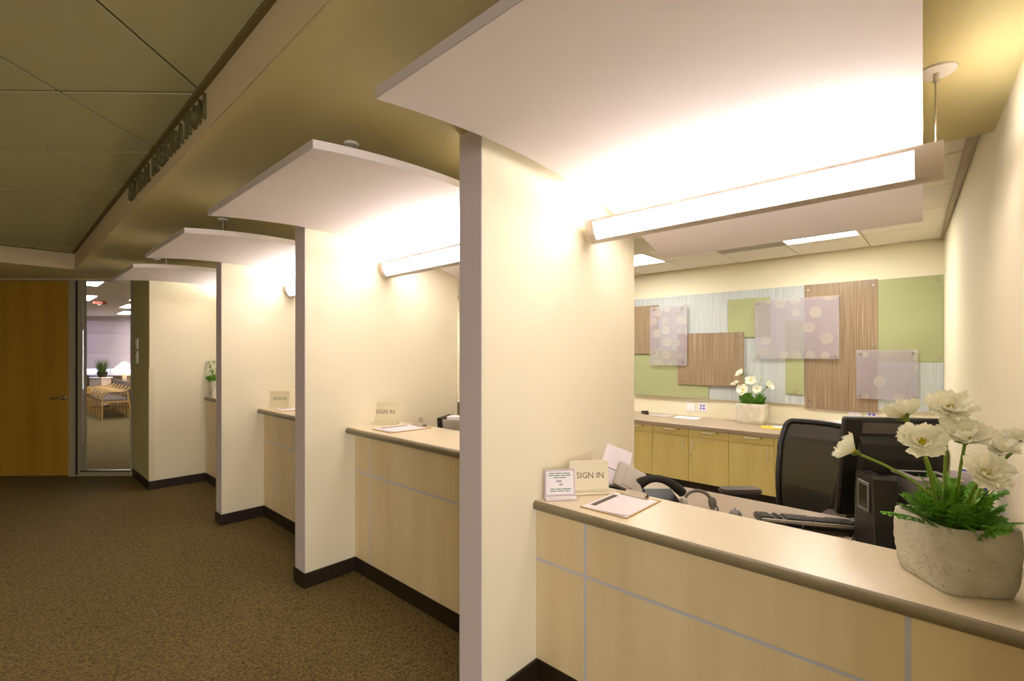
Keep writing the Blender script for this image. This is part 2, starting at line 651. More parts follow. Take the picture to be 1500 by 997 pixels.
# soffit over the booths and along the end of the lobby
b = prism(B(), [(XS, -3.0), (2.97, -3.0), (2.97, 7.78), (1.25, 7.78), LF(-4.78, 6.256), LF(-12, 6.256), (-4.0, Y_END), (XS, Y_END)], Z_SOF, 2.95)
struct('ceiling_soffit', b, M['soffit'])
b = B()
box(b, XS - 0.006, XS - 0.0005, -3.0, Y_END - 0.001, Z_SOF, Z_LOB, 0)
box(b, -5.2, XS - 0.006, Y_END - 0.006, Y_END - 0.0005, Z_SOF, Z_LOB, 0)
struct('trim_fascia', b, M['fascia'])
b = B()
box(b, XS - 0.028, XS - 0.007, -3.0, Y_END - 0.03, Z_LOB - 0.014, Z_LOB - 0.001, 0)
box(b, -5.2, XS - 0.035, Y_END - 0.035, Y_END - 0.007, Z_LOB - 0.014, Z_LOB - 0.001, 0)
struct('trim_ceiling_angle', b, M['angle'])

# lobby ceiling: grid plane with a tile in each bay, cut along the soffit
ceil = struct('ceiling', boxb(-5.3, XS, -5.3, Y_END, Z_LOB + 0.004, Z_LOB + 0.03), M['grid'])


def clip(poly, nx, ny, k):
    out = []
    n = len(poly)
    for i in range(n):
        p, q = poly[i], poly[(i + 1) % n]
        dp, dq = nx * p[0] + ny * p[1] - k, nx * q[0] + ny * q[1] - k
        if dp <= 0:
            out.append(p)
        if dp * dq < 0:
            t = dp / (dp - dq)
            out.append((p[0] + t * (q[0] - p[0]), p[1] + t * (q[1] - p[1])))
    return out


ST = 0.628
for i in range(-9, 5):
    for j in range(-3, 9):
        r0, d0 = -1.336 + i * ST, 2.148 + j * ST
        gg = 0.0075
        q = [LF(r0 + gg, d0 + gg), LF(r0 + ST - gg, d0 + gg), LF(r0 + ST - gg, d0 + ST - gg), LF(r0 + gg, d0 + ST - gg)]
        cx = sum(p[0] for p in q) / 4
        cy = sum(p[1] for p in q) / 4
        if cx < -5.0 or cy < -2.0:
            continue
        q = clip(q, 1, 0, XS - 0.03)
        if len(q) >= 3:
            q = clip(q, 0, 1, Y_END - 0.03)
        if len(q) < 3:
            continue
        area2 = sum(q[k][0] * q[(k + 1) % len(q)][1] - q[(k + 1) % len(q)][0] * q[k][1] for k in range(len(q)))
        if abs(area2) < 0.004:
            continue
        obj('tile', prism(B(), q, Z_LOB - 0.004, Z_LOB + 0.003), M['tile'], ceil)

# booth ceiling behind the soffit
bceil = struct('ceiling_booth', boxb(2.97, XB, -0.3, 7.78, Z_BTH + 0.004, Z_BTH + 0.03), M['booth_grid'])
xl = [2.975, 3.65, 4.29, 4.93, 5.57, XB - 0.02]
SB = 0.642
yl = [-0.26] + [0.594 + SB * k for k in range(0, 12)]
yl = [y for y in yl if y < 7.78]
LIGHTS = {(3, 0.594): 'recessed ceiling light panel above the credenza, nearer the right wall',
          (3, 2.52): 'recessed ceiling light panel seen just past the edge of the nearest divider',
          (3, 4.446): 'recessed ceiling light panel behind the second divider',
          (3, 6.372): 'recessed ceiling light panel at the far end of the staff aisle'}
for a in range(len(xl) - 1):
    for k in range(len(yl) - 1):
        x0, x1, y0, y1 = xl[a] + 0.006, xl[a + 1] - 0.006, yl[k] + 0.006, yl[k + 1] - 0.006
        lab = [v for (aa, yy), v in LIGHTS.items() if aa == a and abs(yy - yl[k]) < 0.02]
        if lab:
            t = thing('ceiling_light', lab[0], 'ceiling light', ((x0 + x1) / 2, (y0 + y1) / 2, Z_BTH - 0.006), 0, 'recessed lights over the staff aisle')
            w, h = (x1 - x0) / 2, (y1 - y0) / 2
            f = B()
            box(f, -w, w, -h, -h + 0.02, 0, 0.008)
            box(f, -w, w, h - 0.02, h, 0, 0.008)
            box(f, -w, -w + 0.02, -h + 0.02, h - 0.02, 0, 0.008)
            box(f, w - 0.02, w, -h + 0.02, h - 0.02, 0, 0.008)
            obj('frame', f, M['white_plastic'], t)
            obj('diffuser', boxb(-w + 0.02, w - 0.02, -h + 0.02, h - 0.02, 0.003, 0.008), M['troffer'], t)
        elif a == 3 and abs(yl[k] - 1.236) < 0.02:
            t = thing('air_grille', 'grey return air grille in the booth ceiling beside the light panel', 'vent', ((x0 + x1) / 2, (y0 + y1) / 2, Z_BTH - 0.004))
            w, h = (x1 - x0) / 2, (y1 - y0) / 2
            obj('backing', boxb(-w, w, -h, h, 0.004, 0.007), M['dark_grey'], t)
            f = B()
            for s in range(18):
                xx = -w + 0.02 + s * (2 * w - 0.04) / 17
                box(f, xx - 0.011, xx + 0.011, -h, h, 0, 0.004)
            obj('louvre', f, M['grey_plastic'], t)['kind'] = 'stuff'
        else:
            obj('tile', boxb(x0, x1, y0, y1, Z_BTH - 0.004, Z_BTH + 0.003), M['booth_tile'], bceil)
struct('trim_wall_angle', prism(B(), [(2.98, -0.125), (XB, 0.022), (XB, 0.05), (2.98, -0.097)], Z_BTH - 0.020, Z_BTH - 0.005), M['taupe'])

# end wall of the lobby, with door and glazed side panel
D0 = 6.256


def lbox(bm, r0, r1, d0, d1, z0, z1):
    p = [LF(r0, d0), LF(r1, d0), LF(r1, d1), LF(r0, d1)]
    return prism(bm, p, z0, z1)


RD = -5.597
b = B()
lbox(b, -13, RD - 0.98, D0, D0 + 0.12, 0, 2.6)
lbox(b, RD - 0.98, -4.79, D0, D0 + 0.12, 2.535, 2.6)
struct('wall_end', b, M['soffit'])
b = B()
lbox(b, RD - 0.98, RD - 0.93, D0 - 0.03, D0 + 0.12, 0, 2.535)
lbox(b, RD + 0.03, RD + 0.105, D0 - 0.03, D0 + 0.12, 0, 2.535)
lbox(b, RD - 0.93, RD + 0.03, D0 - 0.03, D0 + 0.12, 2.52, 2.535)
struct('trim_door_frame', b, M['jamb'])
door = struct('door_1', lbox(B(), RD - 0.925, RD + 0.025, D0 - 0.005, D0 + 0.04, 0.008, 2.518), M['door'])
hx, hy = LF(RD - 0.045, D0 - 0.005)
b = B()
lathe(b, [(0.038, 0), (0.038, 0.010), (0.018, 0.014), (0.015, 0.05), (0.001, 0.052)], 20, mtx=Matrix.Rotation(R(90), 4, 'X'))
tube(b, [(0.0, -0.045, 0), (-0.03, -0.056, 0.0), (-0.08, -0.058, -0.002), (-0.13, -0.052, -0.006)], [0.015, 0.014, 0.012, 0.010], 10)
obj('handle', b, M['steel'], door, (hx, hy, 1.014), (0, 0, LOB), smooth=40)
b = B()
lbox(b, RD + 0.105, RD + 0.15, D0 - 0.01, D0 + 0.1, 0.0, 2.535)
lbox(b, RD + 0.15, -4.80, D0 - 0.01, D0 + 0.1, 0.0, 0.05)
lbox(b, RD + 0.15, -4.80, D0 - 0.01, D0 + 0.1, 2.525, 2.535)
lbox(b, -4.80, -4.785, D0 - 0.01, D0 + 0.1, 0.0, 2.535)
win = struct('window_1', b, M['jamb'])
obj('gasket', lbox(B(), RD + 0.106, RD + 0.13, D0 - 0.014, D0 - 0.0105, 0.02, 2.52), M['dark_jamb'], win)
obj('sill_trim', lbox(B(), RD + 0.15, -4.80, D0 - 0.005, D0 + 0.02, 0.0505, 0.075), M['steel'], win)
obj('pane', lbox(B(), RD + 0.151, -4.801, D0 + 0.035, D0 + 0.043, 0.0505, 2.524), M['glass'], win)


# ------------------------------------------------------------------ canopies
CANOPY = [  # y near, y far, skew of near end, apex height, label
    (0.0, 1.355, 0.0285, 2.435, 'white curved ceiling canopy over the nearest booth, cut by the top of the photo'),
    (1.80, 3.12, 0.0, 2.408, 'white curved canopy over the second booth, behind the nearest divider'),
    (3.63, 4.80, 0.0, 2.398, 'white curved canopy over the third booth, between the second and fourth canopies'),
    (5.31, 6.38, 0.0, 2.382, 'smallest white curved canopy over the farthest booth beside the glazed panel')]
for i, (ya, yb, sk, za, lab) in enumerate(CANOPY):
    t = thing('canopy', lab, 'canopy', (1.42, ya, za), 0, 'curved canopies over the booths')
    xs = [0.83 + (2.93 - 0.83) * k / 28 for k in range(29)]
    TH = 0.034

    def zz(x):
        return -(x - 1.45) ** 2 / 9.0

    b = B()
    rows = []
    for x in xs:
        y0 = sk * x
        rows.append([b.verts.new((x - 1.42, y0, zz(x))), b.verts.new((x - 1.42, yb - ya, zz(x))),
                     b.verts.new((x - 1.42, yb - ya, zz(x) + TH)), b.verts.new((x - 1.42, y0, zz(x) + TH))])
    for p, q in zip(rows, rows[1:]):
        for k in range(4):
            b.faces.new((p[k], p[(k + 1) % 4], q[(k + 1) % 4], q[k]))
    b.faces.new(rows[0])
    b.faces.new(rows[-1][::-1])
    bmesh.ops.recalc_face_normals(b, faces=b.faces)
    obj('curved_panel', b, M['canopy'], t, smooth=30)
    x = xs[0]
    obj('edge_trim', boxb(x - 1.42 - 0.003, x - 1.42 - 0.0003, sk * x, yb - ya, zz(x) + 0.0005, zz(x) + TH), M['canopy_edge'], t)
    for xx in (1.12, 2.55):
        for yy in (0.24, yb - ya - 0.42):
            z0 = zz(xx) + TH
            obj('hanger', tube(B(), [(xx - 1.42, yy, z0), (xx - 1.42, yy, Z_SOF - za - 0.006)], 0.003, 6), M['steel'], t)
            obj('ceiling_disc', lathe(B(), [(0.03, 0), (0.034, 0.004), (0.034, 0.01)], 20, (xx - 1.42, yy, Z_SOF - za - 0.0105)), M['white_plastic'], t, smooth=40)

# ------------------------------------------------------------------ pendant lights (half-round troughs)


def ell(t, a=0.074, b=0.112):
    return (a * math.cos(R(t)), b * math.sin(R(t)))


def pendant(x, y0, y1, ztop, lab):
    t = thing('pendant_light', lab, 'pendant light', (x, (y0 + y1) / 2, ztop), 0, 'trough lights under the canopies')
    L = (y1 - y0) / 2

    def shell(a0, a1, ya, yb, off=0.0, th=0.003):
        n = 10
        pts = []
        for k in range(n + 1):
            pts.append(ell(a0 + (a1 - a0) * k / n, 0.074 + off, 0.112 + off))
        for k in range(n, -1, -1):
            pts.append(ell(a0 + (a1 - a0) * k / n, 0.074 + off - th, 0.112 + off - th))
        return pts, ya, yb
    b = B()
    for a0, a1, ya, yb in ((180, 187, -L, L), (353, 360, -L, L), (244, 296, -L, L), (187, 244, -L, -L + 0.075), (187, 244, L - 0.05, L), (296, 353, -L, -L + 0.075), (296, 353, L - 0.05, L)):
        pts, u0, u1 = shell(a0, a1, ya, yb)
        extr(b, pts, 'y', u0, u1)
    obj('housing', b, M['fixture'], t)
    for a0, a1 in ((187, 244), (296, 353)):
        b = B()
        pts, u0, u1 = shell(a0, a1, -L + 0.075, L - 0.05, -0.001)
        extr(b, pts, 'y', u0, u1)
        obj('lens', b, M['lens'], t, smooth=40)
    for ys, sgn in ((-L, 1), (L, -1)):
        prof = [ell(180 + 180 * k / 24, 0.0705, 0.1085) for k in range(25)]
        obj('end_cap', extr(B(), prof, 'y', ys, ys + sgn * 0.006), M['fixture'], t)
    obj('uplight_tube', boxb(-0.058, 0.058, -L + 0.12, L - 0.10, -0.012, -0.003), M['uplight'], t)
    for ys in (-L + 0.02, L - 0.02):
        b = tube(B(), [(0, ys, -0.005), (0, ys, Z_SOF - ztop - 0.008)], 0.0025, 6)
        lathe(b, [(0.008, 0), (0.008, 0.02), (0.003, 0.025)], 10, (0, ys, -0.004))
        lathe(b, [(0.009, 0), (0.009, 0.03)], 10, (0, ys, Z_SOF - ztop - 0.04))
        obj('cable', b, M['steel'], t, smooth=40)
        obj('ceiling_disc', lathe(B(), [(0.05, 0), (0.056, 0.004), (0.056, 0.01)], 24, (0, ys, Z_SOF - ztop - 0.0105)), M['white_plastic'], t, smooth=40)
    return t


pendant(2.2, 0.008, 1.425, 2.282, 'long half-round pendant light glowing under the nearest canopy')
pendant(2.03, 1.75, 3.165, 2.262, 'half-round pendant light under the second canopy, partly behind the nearest divider')
pendant(2.03, 3.56, 4.90, 2.255, 'half-round pendant light of the third booth, only its tip past the divider')
pendant(2.03, 5.26, 6.60, 2.245, 'half-round pendant light of the farthest booth, hidden behind the third divider')


# ------------------------------------------------------------------ reception counters
def counter(y0, y1, ztop, xf, vstrips, zstrip, lab, xback):
    """y0 near end, y1 far end; panels split by metal strips"""
    t = thing('reception_counter', lab, 'counter', (1.775, (y0 + y1) / 2, 0), 0, 'reception counters between the dividers')
    yc = (y0 + y1) / 2
    th = 0.044
    obj('countertop', boxb(xf - 1.775 + 0.02, xback - 1.775, y0 - yc, y1 - yc, ztop - th, ztop), M['laminate'], t)
    pr = []
    for k in range(9):
        a = R(90 + 180 * k / 8)
        pr.append((xf - 1.775 + 0.0195 + 0.019 * math.cos(a), ztop - th / 2 + th / 2 * math.sin(a) * 0.999))
    obj('edge_band', extr(B(), pr, 'y', y0 - yc, y1 - yc), M['edge'], t, smooth=50)
    obj('carcass', boxb(0.012, 0.06, y0 - yc, y1 - yc, 0.0, ztop - th - 0.001), M['maple'], t)
    cuts = [y0] + sorted(vstrips) + [y1]
    rows = [(0.1, zstrip), (zstrip, ztop - th - 0.001)]
    for (a, c) in zip(cuts, cuts[1:]):
        for (z0, z1) in rows:
            g0 = 0.007 if a != y0 else 0.0005
            g1 = 0.007 if c != y1 else 0.0005
            obj('panel', boxb(0.0, 0.0115, a - yc + g0, c - yc - g1, z0 + (0.0065 if z0 > 0.2 else 0.001), z1 - (0.0065 if z1 < ztop - 0.1 else 0.0005), 0.001), M['maple'], t)
    for s in vstrips:
        obj('metal_strip', boxb(0.001, 0.0118, s - yc - 0.0069, s - yc + 0.0069, 0.1, ztop - th - 0.002), M['strip'], t)
    for (a, c) in zip(cuts, cuts[1:]):
        obj('metal_strip', boxb(0.001, 0.0118, a - yc + (0.0068 if a != y0 else 0), c - yc - (0.0068 if c != y1 else 0), zstrip - 0.006, zstrip + 0.006), M['strip'], t)
    obj('kickboard', boxb(-0.006, 0.0115, y0 - yc + 0.0125, y1 - yc - 0.0125, 0.0, 0.099), M['base'], t)
    return t


counter(-0.186, NEAR[0], 0.865, 1.75, [0.083, 1.187], 0.582, 'nearest low reception counter with beige top and maple front, below the pendant light', 2.20)
counter(FAR[0], NEAR[1], 1.045, 1.70, [2.975], 0.723, 'second reception counter, higher than the nearest, behind the nearest divider', 2.16)
counter(FAR[1], NEAR[2], 1.045, 1.715, [4.684], 0.728, 'third reception counter, seen between the second and third dividers', 2.16)
counter(FAR[2], 6.80, 1.045, 1.76, [6.52], 0.728, 'farthest reception counter with the small flower pot at its end', 2.16)

# staff work desks under the counters
for (y0, y1, lab) in ((-0.148, NEAR[0] - 0.004, 'taupe work desk behind the nearest counter, holding the keyboard'),
                      (FAR[0] + 0.004, NEAR[1] - 0.004, 'taupe work desk hidden behind the second counter')):
    t = thing('work_desk', lab, 'desk', (2.5, (y0 + y1) / 2, 0))
    h = (y1 - y0) / 2
    obj('desktop', boxb(-0.29, 0.41, -h, h, 0.717, 0.745, 0.003), M['taupe'], t)
    for s in (-1, 1):
        for xx in (-0.25, 0.36):
            obj('leg', boxb(xx - 0.02, xx + 0.02, s * (h - 0.06) - 0.02, s * (h - 0.06) + 0.02, 0, 0.716), M['edge'], t)
    obj('modesty_panel', boxb(-0.27, -0.25, -h + 0.09, h - 0.09, 0.3, 0.716), M['maple'], t)

# ------------------------------------------------------------------ credenza along the back wall
XF = 5.42
ZC = 0.755
t = tag(obj('worktop', boxb(XF, XB - 0.002, 0.0, 7.7, ZC - 0.048, ZC, 0.004), M['taupe']), 'long taupe worktop along the back wall under the artwork', 'worktop')
CW = 0.448
edges = [0.42 + CW * k for k in range(0, 8)]
names = ['behind the monitor', 'behind the office chair back', 'with its handle beside the office chair', 'with a keyhole on its door edge', 'second from the left in view, above the phone',
         'at the left end next to the divider edge']
for k, (a, c) in enumerate(zip(edges, edges[1:])):
    y0, y1 = a, c
    if k < 6:
        lab = 'yellow maple cabinet ' + names[k]
        grp = 'cabinets under the long worktop'
    else:
        lab = 'yellow maple cabinet of the long worktop, hidden behind the nearest divider'
        grp = 'cabinets under the long worktop'
    t = thing('cabinet', lab, 'cabinet', (XF + 0.02, (y0 + y1) / 2, 0), 0, grp)
    h = (y1 - y0) / 2
    obj('carcass', boxb(0.02, 0.6, -h + 0.001, h - 0.001, 0.1, ZC - 0.049), M['maple_yellow'], t)
    obj('toe_kick', boxb(0.06, 0.58, -h + 0.001, h - 0.001, 0.0, 0.099), M['base'], t)
    dr = obj('drawer', boxb(0.0, 0.019, -h + 0.002, h - 0.002, 0.624, ZC - 0.051, 0.0015), M['maple_yellow'], t)
    do = obj('door', boxb(0.0, 0.019, -h + 0.002, h - 0.002, 0.102, 0.62, 0.0015), M['maple_yellow'], t)
    if k < 6:
        hb = B()
        tube(hb, [(-0.001, -0.055, 0.682), (-0.024, -0.055, 0.682), (-0.026, -0.05, 0.682), (-0.026, 0.05, 0.682), (-0.024, 0.055, 0.682), (-0.001, 0.055, 0.682)], 0.0058, 8)
        obj('handle', hb, M['nickel'], dr)
        obj('keyhole', lathe(B(), [(0.011, 0), (0.011, 0.003)], 12, mtx=Matrix.Translation((-0.0005, -0.105, 0.69)) @ Matrix.Rotation(R(-90), 4, 'Y')), M['edge'], dr)
        side = 1 if k % 2 == 1 else -1
        side = {2: -1, 3: 1, 4: -1, 5: 1, 1: 1, 0: -1}[k]
        yy = side * (h - 0.055)
        hb = tube(B(), [(-0.001, yy, 0.575), (-0.024, yy, 0.575), (-0.026, yy, 0.57), (-0.026, yy, 0.475), (-0.024, yy, 0.47), (-0.001, yy, 0.47)], 0.0058, 8)
        obj('handle', hb, M['nickel'], do)
        if k == 3:
            obj('keyhole', lathe(B(), [(0.012, 0), (0.012, 0.004)], 12, mtx=Matrix.Translation((-0.0005, h - 0.03, 0.41)) @ Matrix.Rotation(R(-90), 4, 'Y')), M['steel'], do)

# outlets on the back wall (two pairs)
for (yy, zz_, kind, lab) in ((2.51, 0.873, 0, 'white blank wall plate left of the blue-socket plate above the papers'),
                             (2.352, 0.885, 1, 'white wall plate with four blue sockets above the papers'),
                             (0.73, 0.945, 0, 'white blank wall plate above the wire basket'),
                             (0.585, 0.955, 1, 'white wall plate with sockets just above the monitor')):
    t = thing('wall_plate', lab, 'wall plate', (XB - 0.001, yy, zz_), R(-90))
    obj('plate', boxb(-0.06, 0.06, -0.007, 0, -0.06, 0.06, 0.003), M['white_plastic'], t)
    if kind:
        for sx in (-0.018, 0.018):
            for sz in (-0.018, 0.018):
                obj('socket', boxb(sx - 0.011, sx + 0.011, -0.009, -0.0075, sz - 0.011, sz + 0.011), M['blue'], t)
    else:
        for sx in (-0.026, 0.026):
            obj('rocker', boxb(sx - 0.016, sx + 0.016, -0.0095, -0.0075, -0.035, 0.035, 0.001), M['paper'], t)

# ------------------------------------------------------------------ wall art of layered resin panels
K = 6.21 / 5.95


def AZ(z):
    return 1.57 + (z - 1.57) * K


def artwork(name, lab, y_off, panels, studs):
    t = thing(name, lab, 'artwork', (XB, 0, 0))
    for (u0, u1, z0, z1, layer, m, nm) in panels:
        x1 = -0.014 - layer * 0.015
        obj(nm, boxb(x1 - 0.009, x1, u0 * K + y_off, u1 * K + y_off, AZ(z0), AZ(z1), 0.001), M[m], t)
    for (u, z, layer) in studs:
        x1 = -0.0235 - layer * 0.015
        b = lathe(B(), [(0.013, 0), (0.013, 0.006), (0.010, 0.009)], 12, mtx=Matrix.Translation((x1, u * K + y_off, AZ(z))) @ Matrix.Rotation(R(-90), 4, 'Y'))
        obj('standoff', b, M['steel'], t, smooth=40)
    return t


ZB, ZT = 1.02, 2.325
P = [  # y0, y1, z0, z1, layer, material, name
    (1.146, 3.9, ZB + 0.001, ZT, 0, 'art_blue', 'reed_panel'),
    (0.508, 1.144, ZB - 0.03, ZT, 0, 'art_brown', 'reed_panel'),
    (0.024, 0.507, 1.495, ZT - 0.01, 0, 'art_green', 'green_panel'),
    (0.024, 0.507, ZB, 1.493, 0, 'art_blue', 'reed_panel'),
    (2.171, 3.9, ZB, 1.62, 1, 'art_green', 'green_panel'),
    (2.816, 3.9, 1.575, 2.225, 2, 'art_brown', 'reed_panel'),
    (1.757, 2.556, 1.19, 1.835, 2, 'art_brown', 'reed_panel'),
    (1.481, 1.941, 1.77, 2.225, 1, 'art_green', 'green_panel'),
    (1.147, 1.329, 1.134, 1.945, 1, 'art_green', 'green_panel'),
    (2.422, 2.922, 1.43, 2.20, 4, 'frost', 'frosted_panel'),
    (0.827, 1.631, 1.525, 2.185, 3, 'frost', 'frosted_panel'),
    (0.205, 0.682, 1.125, 1.617, 2, 'frost', 'frosted_panel')]
S = [(2.86, 2.165, 4), (2.49, 2.165, 4), (2.86, 1.6, 4), (2.47, 1.475, 4), (2.50, 1.24, 2), (1.80, 1.80, 2), (1.90, 2.17, 1),
     (1.11, 2.27, 0), (0.545, 2.27, 0), (0.545, 1.665, 0), (0.86, 2.15, 3), (0.86, 1.56, 3), (1.60, 2.15, 3), (1.60, 1.56, 3), (1.23, 1.17, 1),
     (0.65, 1.58, 2), (0.65, 1.16, 2), (0.24, 1.58, 2), (0.24, 1.16, 2), (0.06, 2.27, 0), (0.06, 1.535, 0), (1.10, 1.08, 0)]
artwork('wall_art', 'wide layered wall artwork of green, brown reed and frosted panels above the worktop', 0.0, P, S)
artwork('wall_art', 'second layered wall artwork, a green sliver of it past the second divider', 4.3,
        [(0.0, 1.2, 1.5, ZT, 0, 'art_green', 'green_panel'), (0.0, 1.2, ZB, 1.498, 0, 'art_blue', 'reed_panel'), (1.202, 2.7, ZB, ZT, 0, 'art_green', 'green_panel')], [(0.05, 2.27, 0), (2.6, 2.27, 0)])


# ------------------------------------------------------------------ potted flowers
def petal_mesh(k, L=1.0, Wd=0.75, curl=0.35):
    rng = random.Random(k)
    nx, ny = 7, 7
    b = B()
    g = []
    ph = rng.uniform(0, 6)
    for i in range(nx + 1):
        t = i / nx
        w = Wd * (0.18 + 0.95 * math.sin(min(1.0, t * 0.78 + 0.05) * PI * 0.72)) * (1.0 if t < 0.86 else 1 - (t - 0.86) * 1.5)
        row = []
        for j in range(ny + 1):
            s = j / ny * 2 - 1
            ruff = (0.075 * math.sin(s * 5.5 + ph) + 0.05 * math.sin(s * 10 + ph * 2)) * t * t
            x = L * (t - 0.10 * s * s * t - (0.05 * math.sin(s * 9 + ph) if t > 0.9 else 0))
            z = curl * L * (1.5 * t * t * 0.5 - 0.18 * t) + ruff + 0.10 * s * s * t
            row.append(b.verts.new((x, s * w * 0.5, z)))
        g.append(row)
    for i in range(nx):
        for j in range(ny):
            b.faces.new((g[i][j], g[i + 1][j], g[i + 1][j + 1], g[i][j + 1]))
    me = bpy.data.meshes.new('petal')
    b.to_mesh(me)
    b.free()
    me.materials.append(M['petal'])
    me.polygons.foreach_set('use_smooth', [True] * len(me.polygons))
    return me


PETALS = [petal_mesh(k, curl=c) for k, c in ((1, 0.25), (2, 0.4), (3, 0.15), (4, 0.5), (5, 0.3))]


def leaf_mesh(k):
    """deeply lobed leaf along +x, unit length, with folded lobes"""
    rng = random.Random(k + 50)
    b = B()

    def lobe(x0, y0, ang, L, w, z0):
        ca, sa = math.cos(ang), math.sin(ang)
        pr = [(0, 0.25), (0.3, 0.8), (0.55, 1.0), (0.72, 0.55), (0.82, 0.72), (1.0, 0.0)]
        mid, up, dn = [], [], []
        for t, ww in pr:
            zz_ = z0 - 0.25 * (t * L) ** 2 + 0.03
            mid.append(b.verts.new((x0 + ca * t * L, y0 + sa * t * L, zz_)))
            if ww > 0:
                up.append(b.verts.new((x0 + ca * t * L - sa * ww * w, y0 + sa * t * L + ca * ww * w, zz_ + 0.03)))
                dn.append(b.verts.new((x0 + ca * t * L + sa * ww * w, y0 + sa * t * L - ca * ww * w, zz_ + 0.03)))
        for i in range(4):
            b.faces.new((mid[i], mid[i + 1], up[i + 1], up[i]))
            b.faces.new((mid[i + 1], mid[i], dn[i], dn[i + 1]))
        b.faces.new((mid[4], mid[5], up[4]))
        b.faces.new((mid[5], mid[4], dn[4]))
    for i in range(5):
        x = 0.22 + 0.14 * i
        L = 0.36 * (1 - 0.12 * abs(i - 1.5)) * rng.uniform(0.85, 1.1)
        z = -0.18 * x * x + 0.16 * x
        for s in (1, -1):
            lobe(x, 0.0, s * R(52 - 5 * i), L, 0.075, z)
    lobe(0.70, 0, 0, 0.34, 0.08, 0.02)
    tube(b, [(0, 0, 0), (0.3, 0, 0.03), (0.7, 0, 0.02)], 0.012, 5)
    me = bpy.data.meshes.new('leaf')
    b.to_mesh(me)
    b.free()
    me.materials.append(M['leaf'])
    return me


LEAVES = [leaf_mesh(k) for k in range(3)]


def blade_mesh():
    b = B()
    rows = []
    for i in range(7):
        t = i / 6
        w = 0.055 * math.sin(PI * (0.12 + 0.88 * t)) + 0.004
        z = t
        x = 0.35 * t * t
        rows.append([b.verts.new((x, -w, z)), b.verts.new((x + 0.02, 0, z)), b.verts.new((x, w, z))])
    for p, q in zip(rows, rows[1:]):
        for k in range(2):
            b.faces.new((p[k], p[k + 1], q[k + 1], q[k]))
    me = bpy.data.meshes.new('leaf')
    b.to_mesh(me)
    b.free()
    me.materials.append(M['leaf'])
    return me


BLADE = blade_mesh()


def basis(n, roll=0.0):
    n = Vector(n).normalized()
    a = Vector((0, 0, 1)).cross(n)
    if a.length < 1e-3:
        a = Vector((1, 0, 0))
    a.normalize()
    bq = n.cross(a)
    m = Matrix((a, bq, n)).transposed().to_4x4()
    return m @ Matrix.Rotation(roll, 4, 'Z')


def add_flower(t, pos, nrm, rad, base, seed, closed=0.0, rings=None, nst=7):
    """flower head at pos (local), facing nrm"""
    rng = random.Random(seed)
    pos = Vector(pos)
    n = Vector(nrm).normalized()
    b = B()
    prof = [(0.10, -0.06), (0.17, -0.02), (0.18, 0.03), (0.13, 0.08), (0.05, 0.10), (0.0, 0.10)]
    lathe(b, [(r * rad, z * rad) for r, z in prof], 10)
    for k in range(14):
        a = rng.uniform(0, 2 * PI)
        q = rng.uniform(0.05, 0.2) * rad
        p0 = Vector((q * math.cos(a), q * math.sin(a), 0.05 * rad))
        p1 = p0 * 1.35 + Vector((0, 0, rng.uniform(0.12, 0.22) * rad))
        tube(b, [p0, p1], 0.022 * rad, 4)
    fl = obj('flower', b, M['flower_centre'], t, smooth=40)
    fl.matrix_local = Matrix.Translation(pos) @ basis(n, rng.uniform(0, 6))
    rings = rings or [(6, 1.0, 6), (6, 0.84, 20), (5, 0.62, 38)]
    for ri, (cnt, sc, el) in enumerate(rings):
        el = el + closed
        for k in range(cnt):
            a = 2 * PI * k / cnt + ri * 0.5 + rng.uniform(-0.12, 0.12)
            mt = Matrix.Rotation(a, 4, 'Z') @ Matrix.Translation((0.08 * rad, 0, 0.01 * rad * ri)) @ Matrix.Rotation(-R(el + rng.uniform(-7, 9)), 4, 'Y') @ Matrix.Rotation(R(rng.uniform(-9, 9)), 4, 'X') @ Matrix.Diagonal((rad * sc * rng.uniform(0.92, 1.06),) * 3 + (1,))
            inst('petal', PETALS[rng.randrange(5)], fl, mtx=mt)
    cb = B()
    lathe(cb, [(0.03 * rad, -0.42 * rad), (0.10 * rad, -0.34 * rad), (0.17 * rad, -0.2 * rad), (0.15 * rad, -0.07 * rad), (0.09 * rad, -0.06 * rad)], 10)
    for k in range(3):
        a = k * 2 * PI / 3 + 0.4
        d = Vector((math.cos(a), math.sin(a), 0))
        s = Vector((-d.y, d.x, 0))
        vs = [d * 0.13 * rad + Vector((0, 0, -0.22 * rad)) - s * 0.09 * rad, d * 0.13 * rad + Vector((0, 0, -0.22 * rad)) + s * 0.09 * rad,
              d * 0.36 * rad + Vector((0, 0, -0.10 * rad)) + s * 0.11 * rad, d * 0.5 * rad + Vector((0, 0, -0.04 * rad)), d * 0.36 * rad + Vector((0, 0, -0.10 * rad)) - s * 0.11 * rad]
        cb.faces.new([cb.verts.new(v) for v in vs])
    inst_c = obj('calyx', cb, M['calyx'], fl, smooth=50)
    p0 = Vector(base)
    p2 = pos - n * 0.40 * rad
    mid = Vector((p0.x * 0.75 + p2.x * 0.25, p0.y * 0.75 + p2.y * 0.25, p0.z * 0.35 + p2.z * 0.65)) - n * 0.02
    obj('stem', tube(B(), bez(p0, mid, p2, nst), 0.0042 * max(1.0, rad / 0.07), 7), M['stem'], t, smooth=60)
    return fl


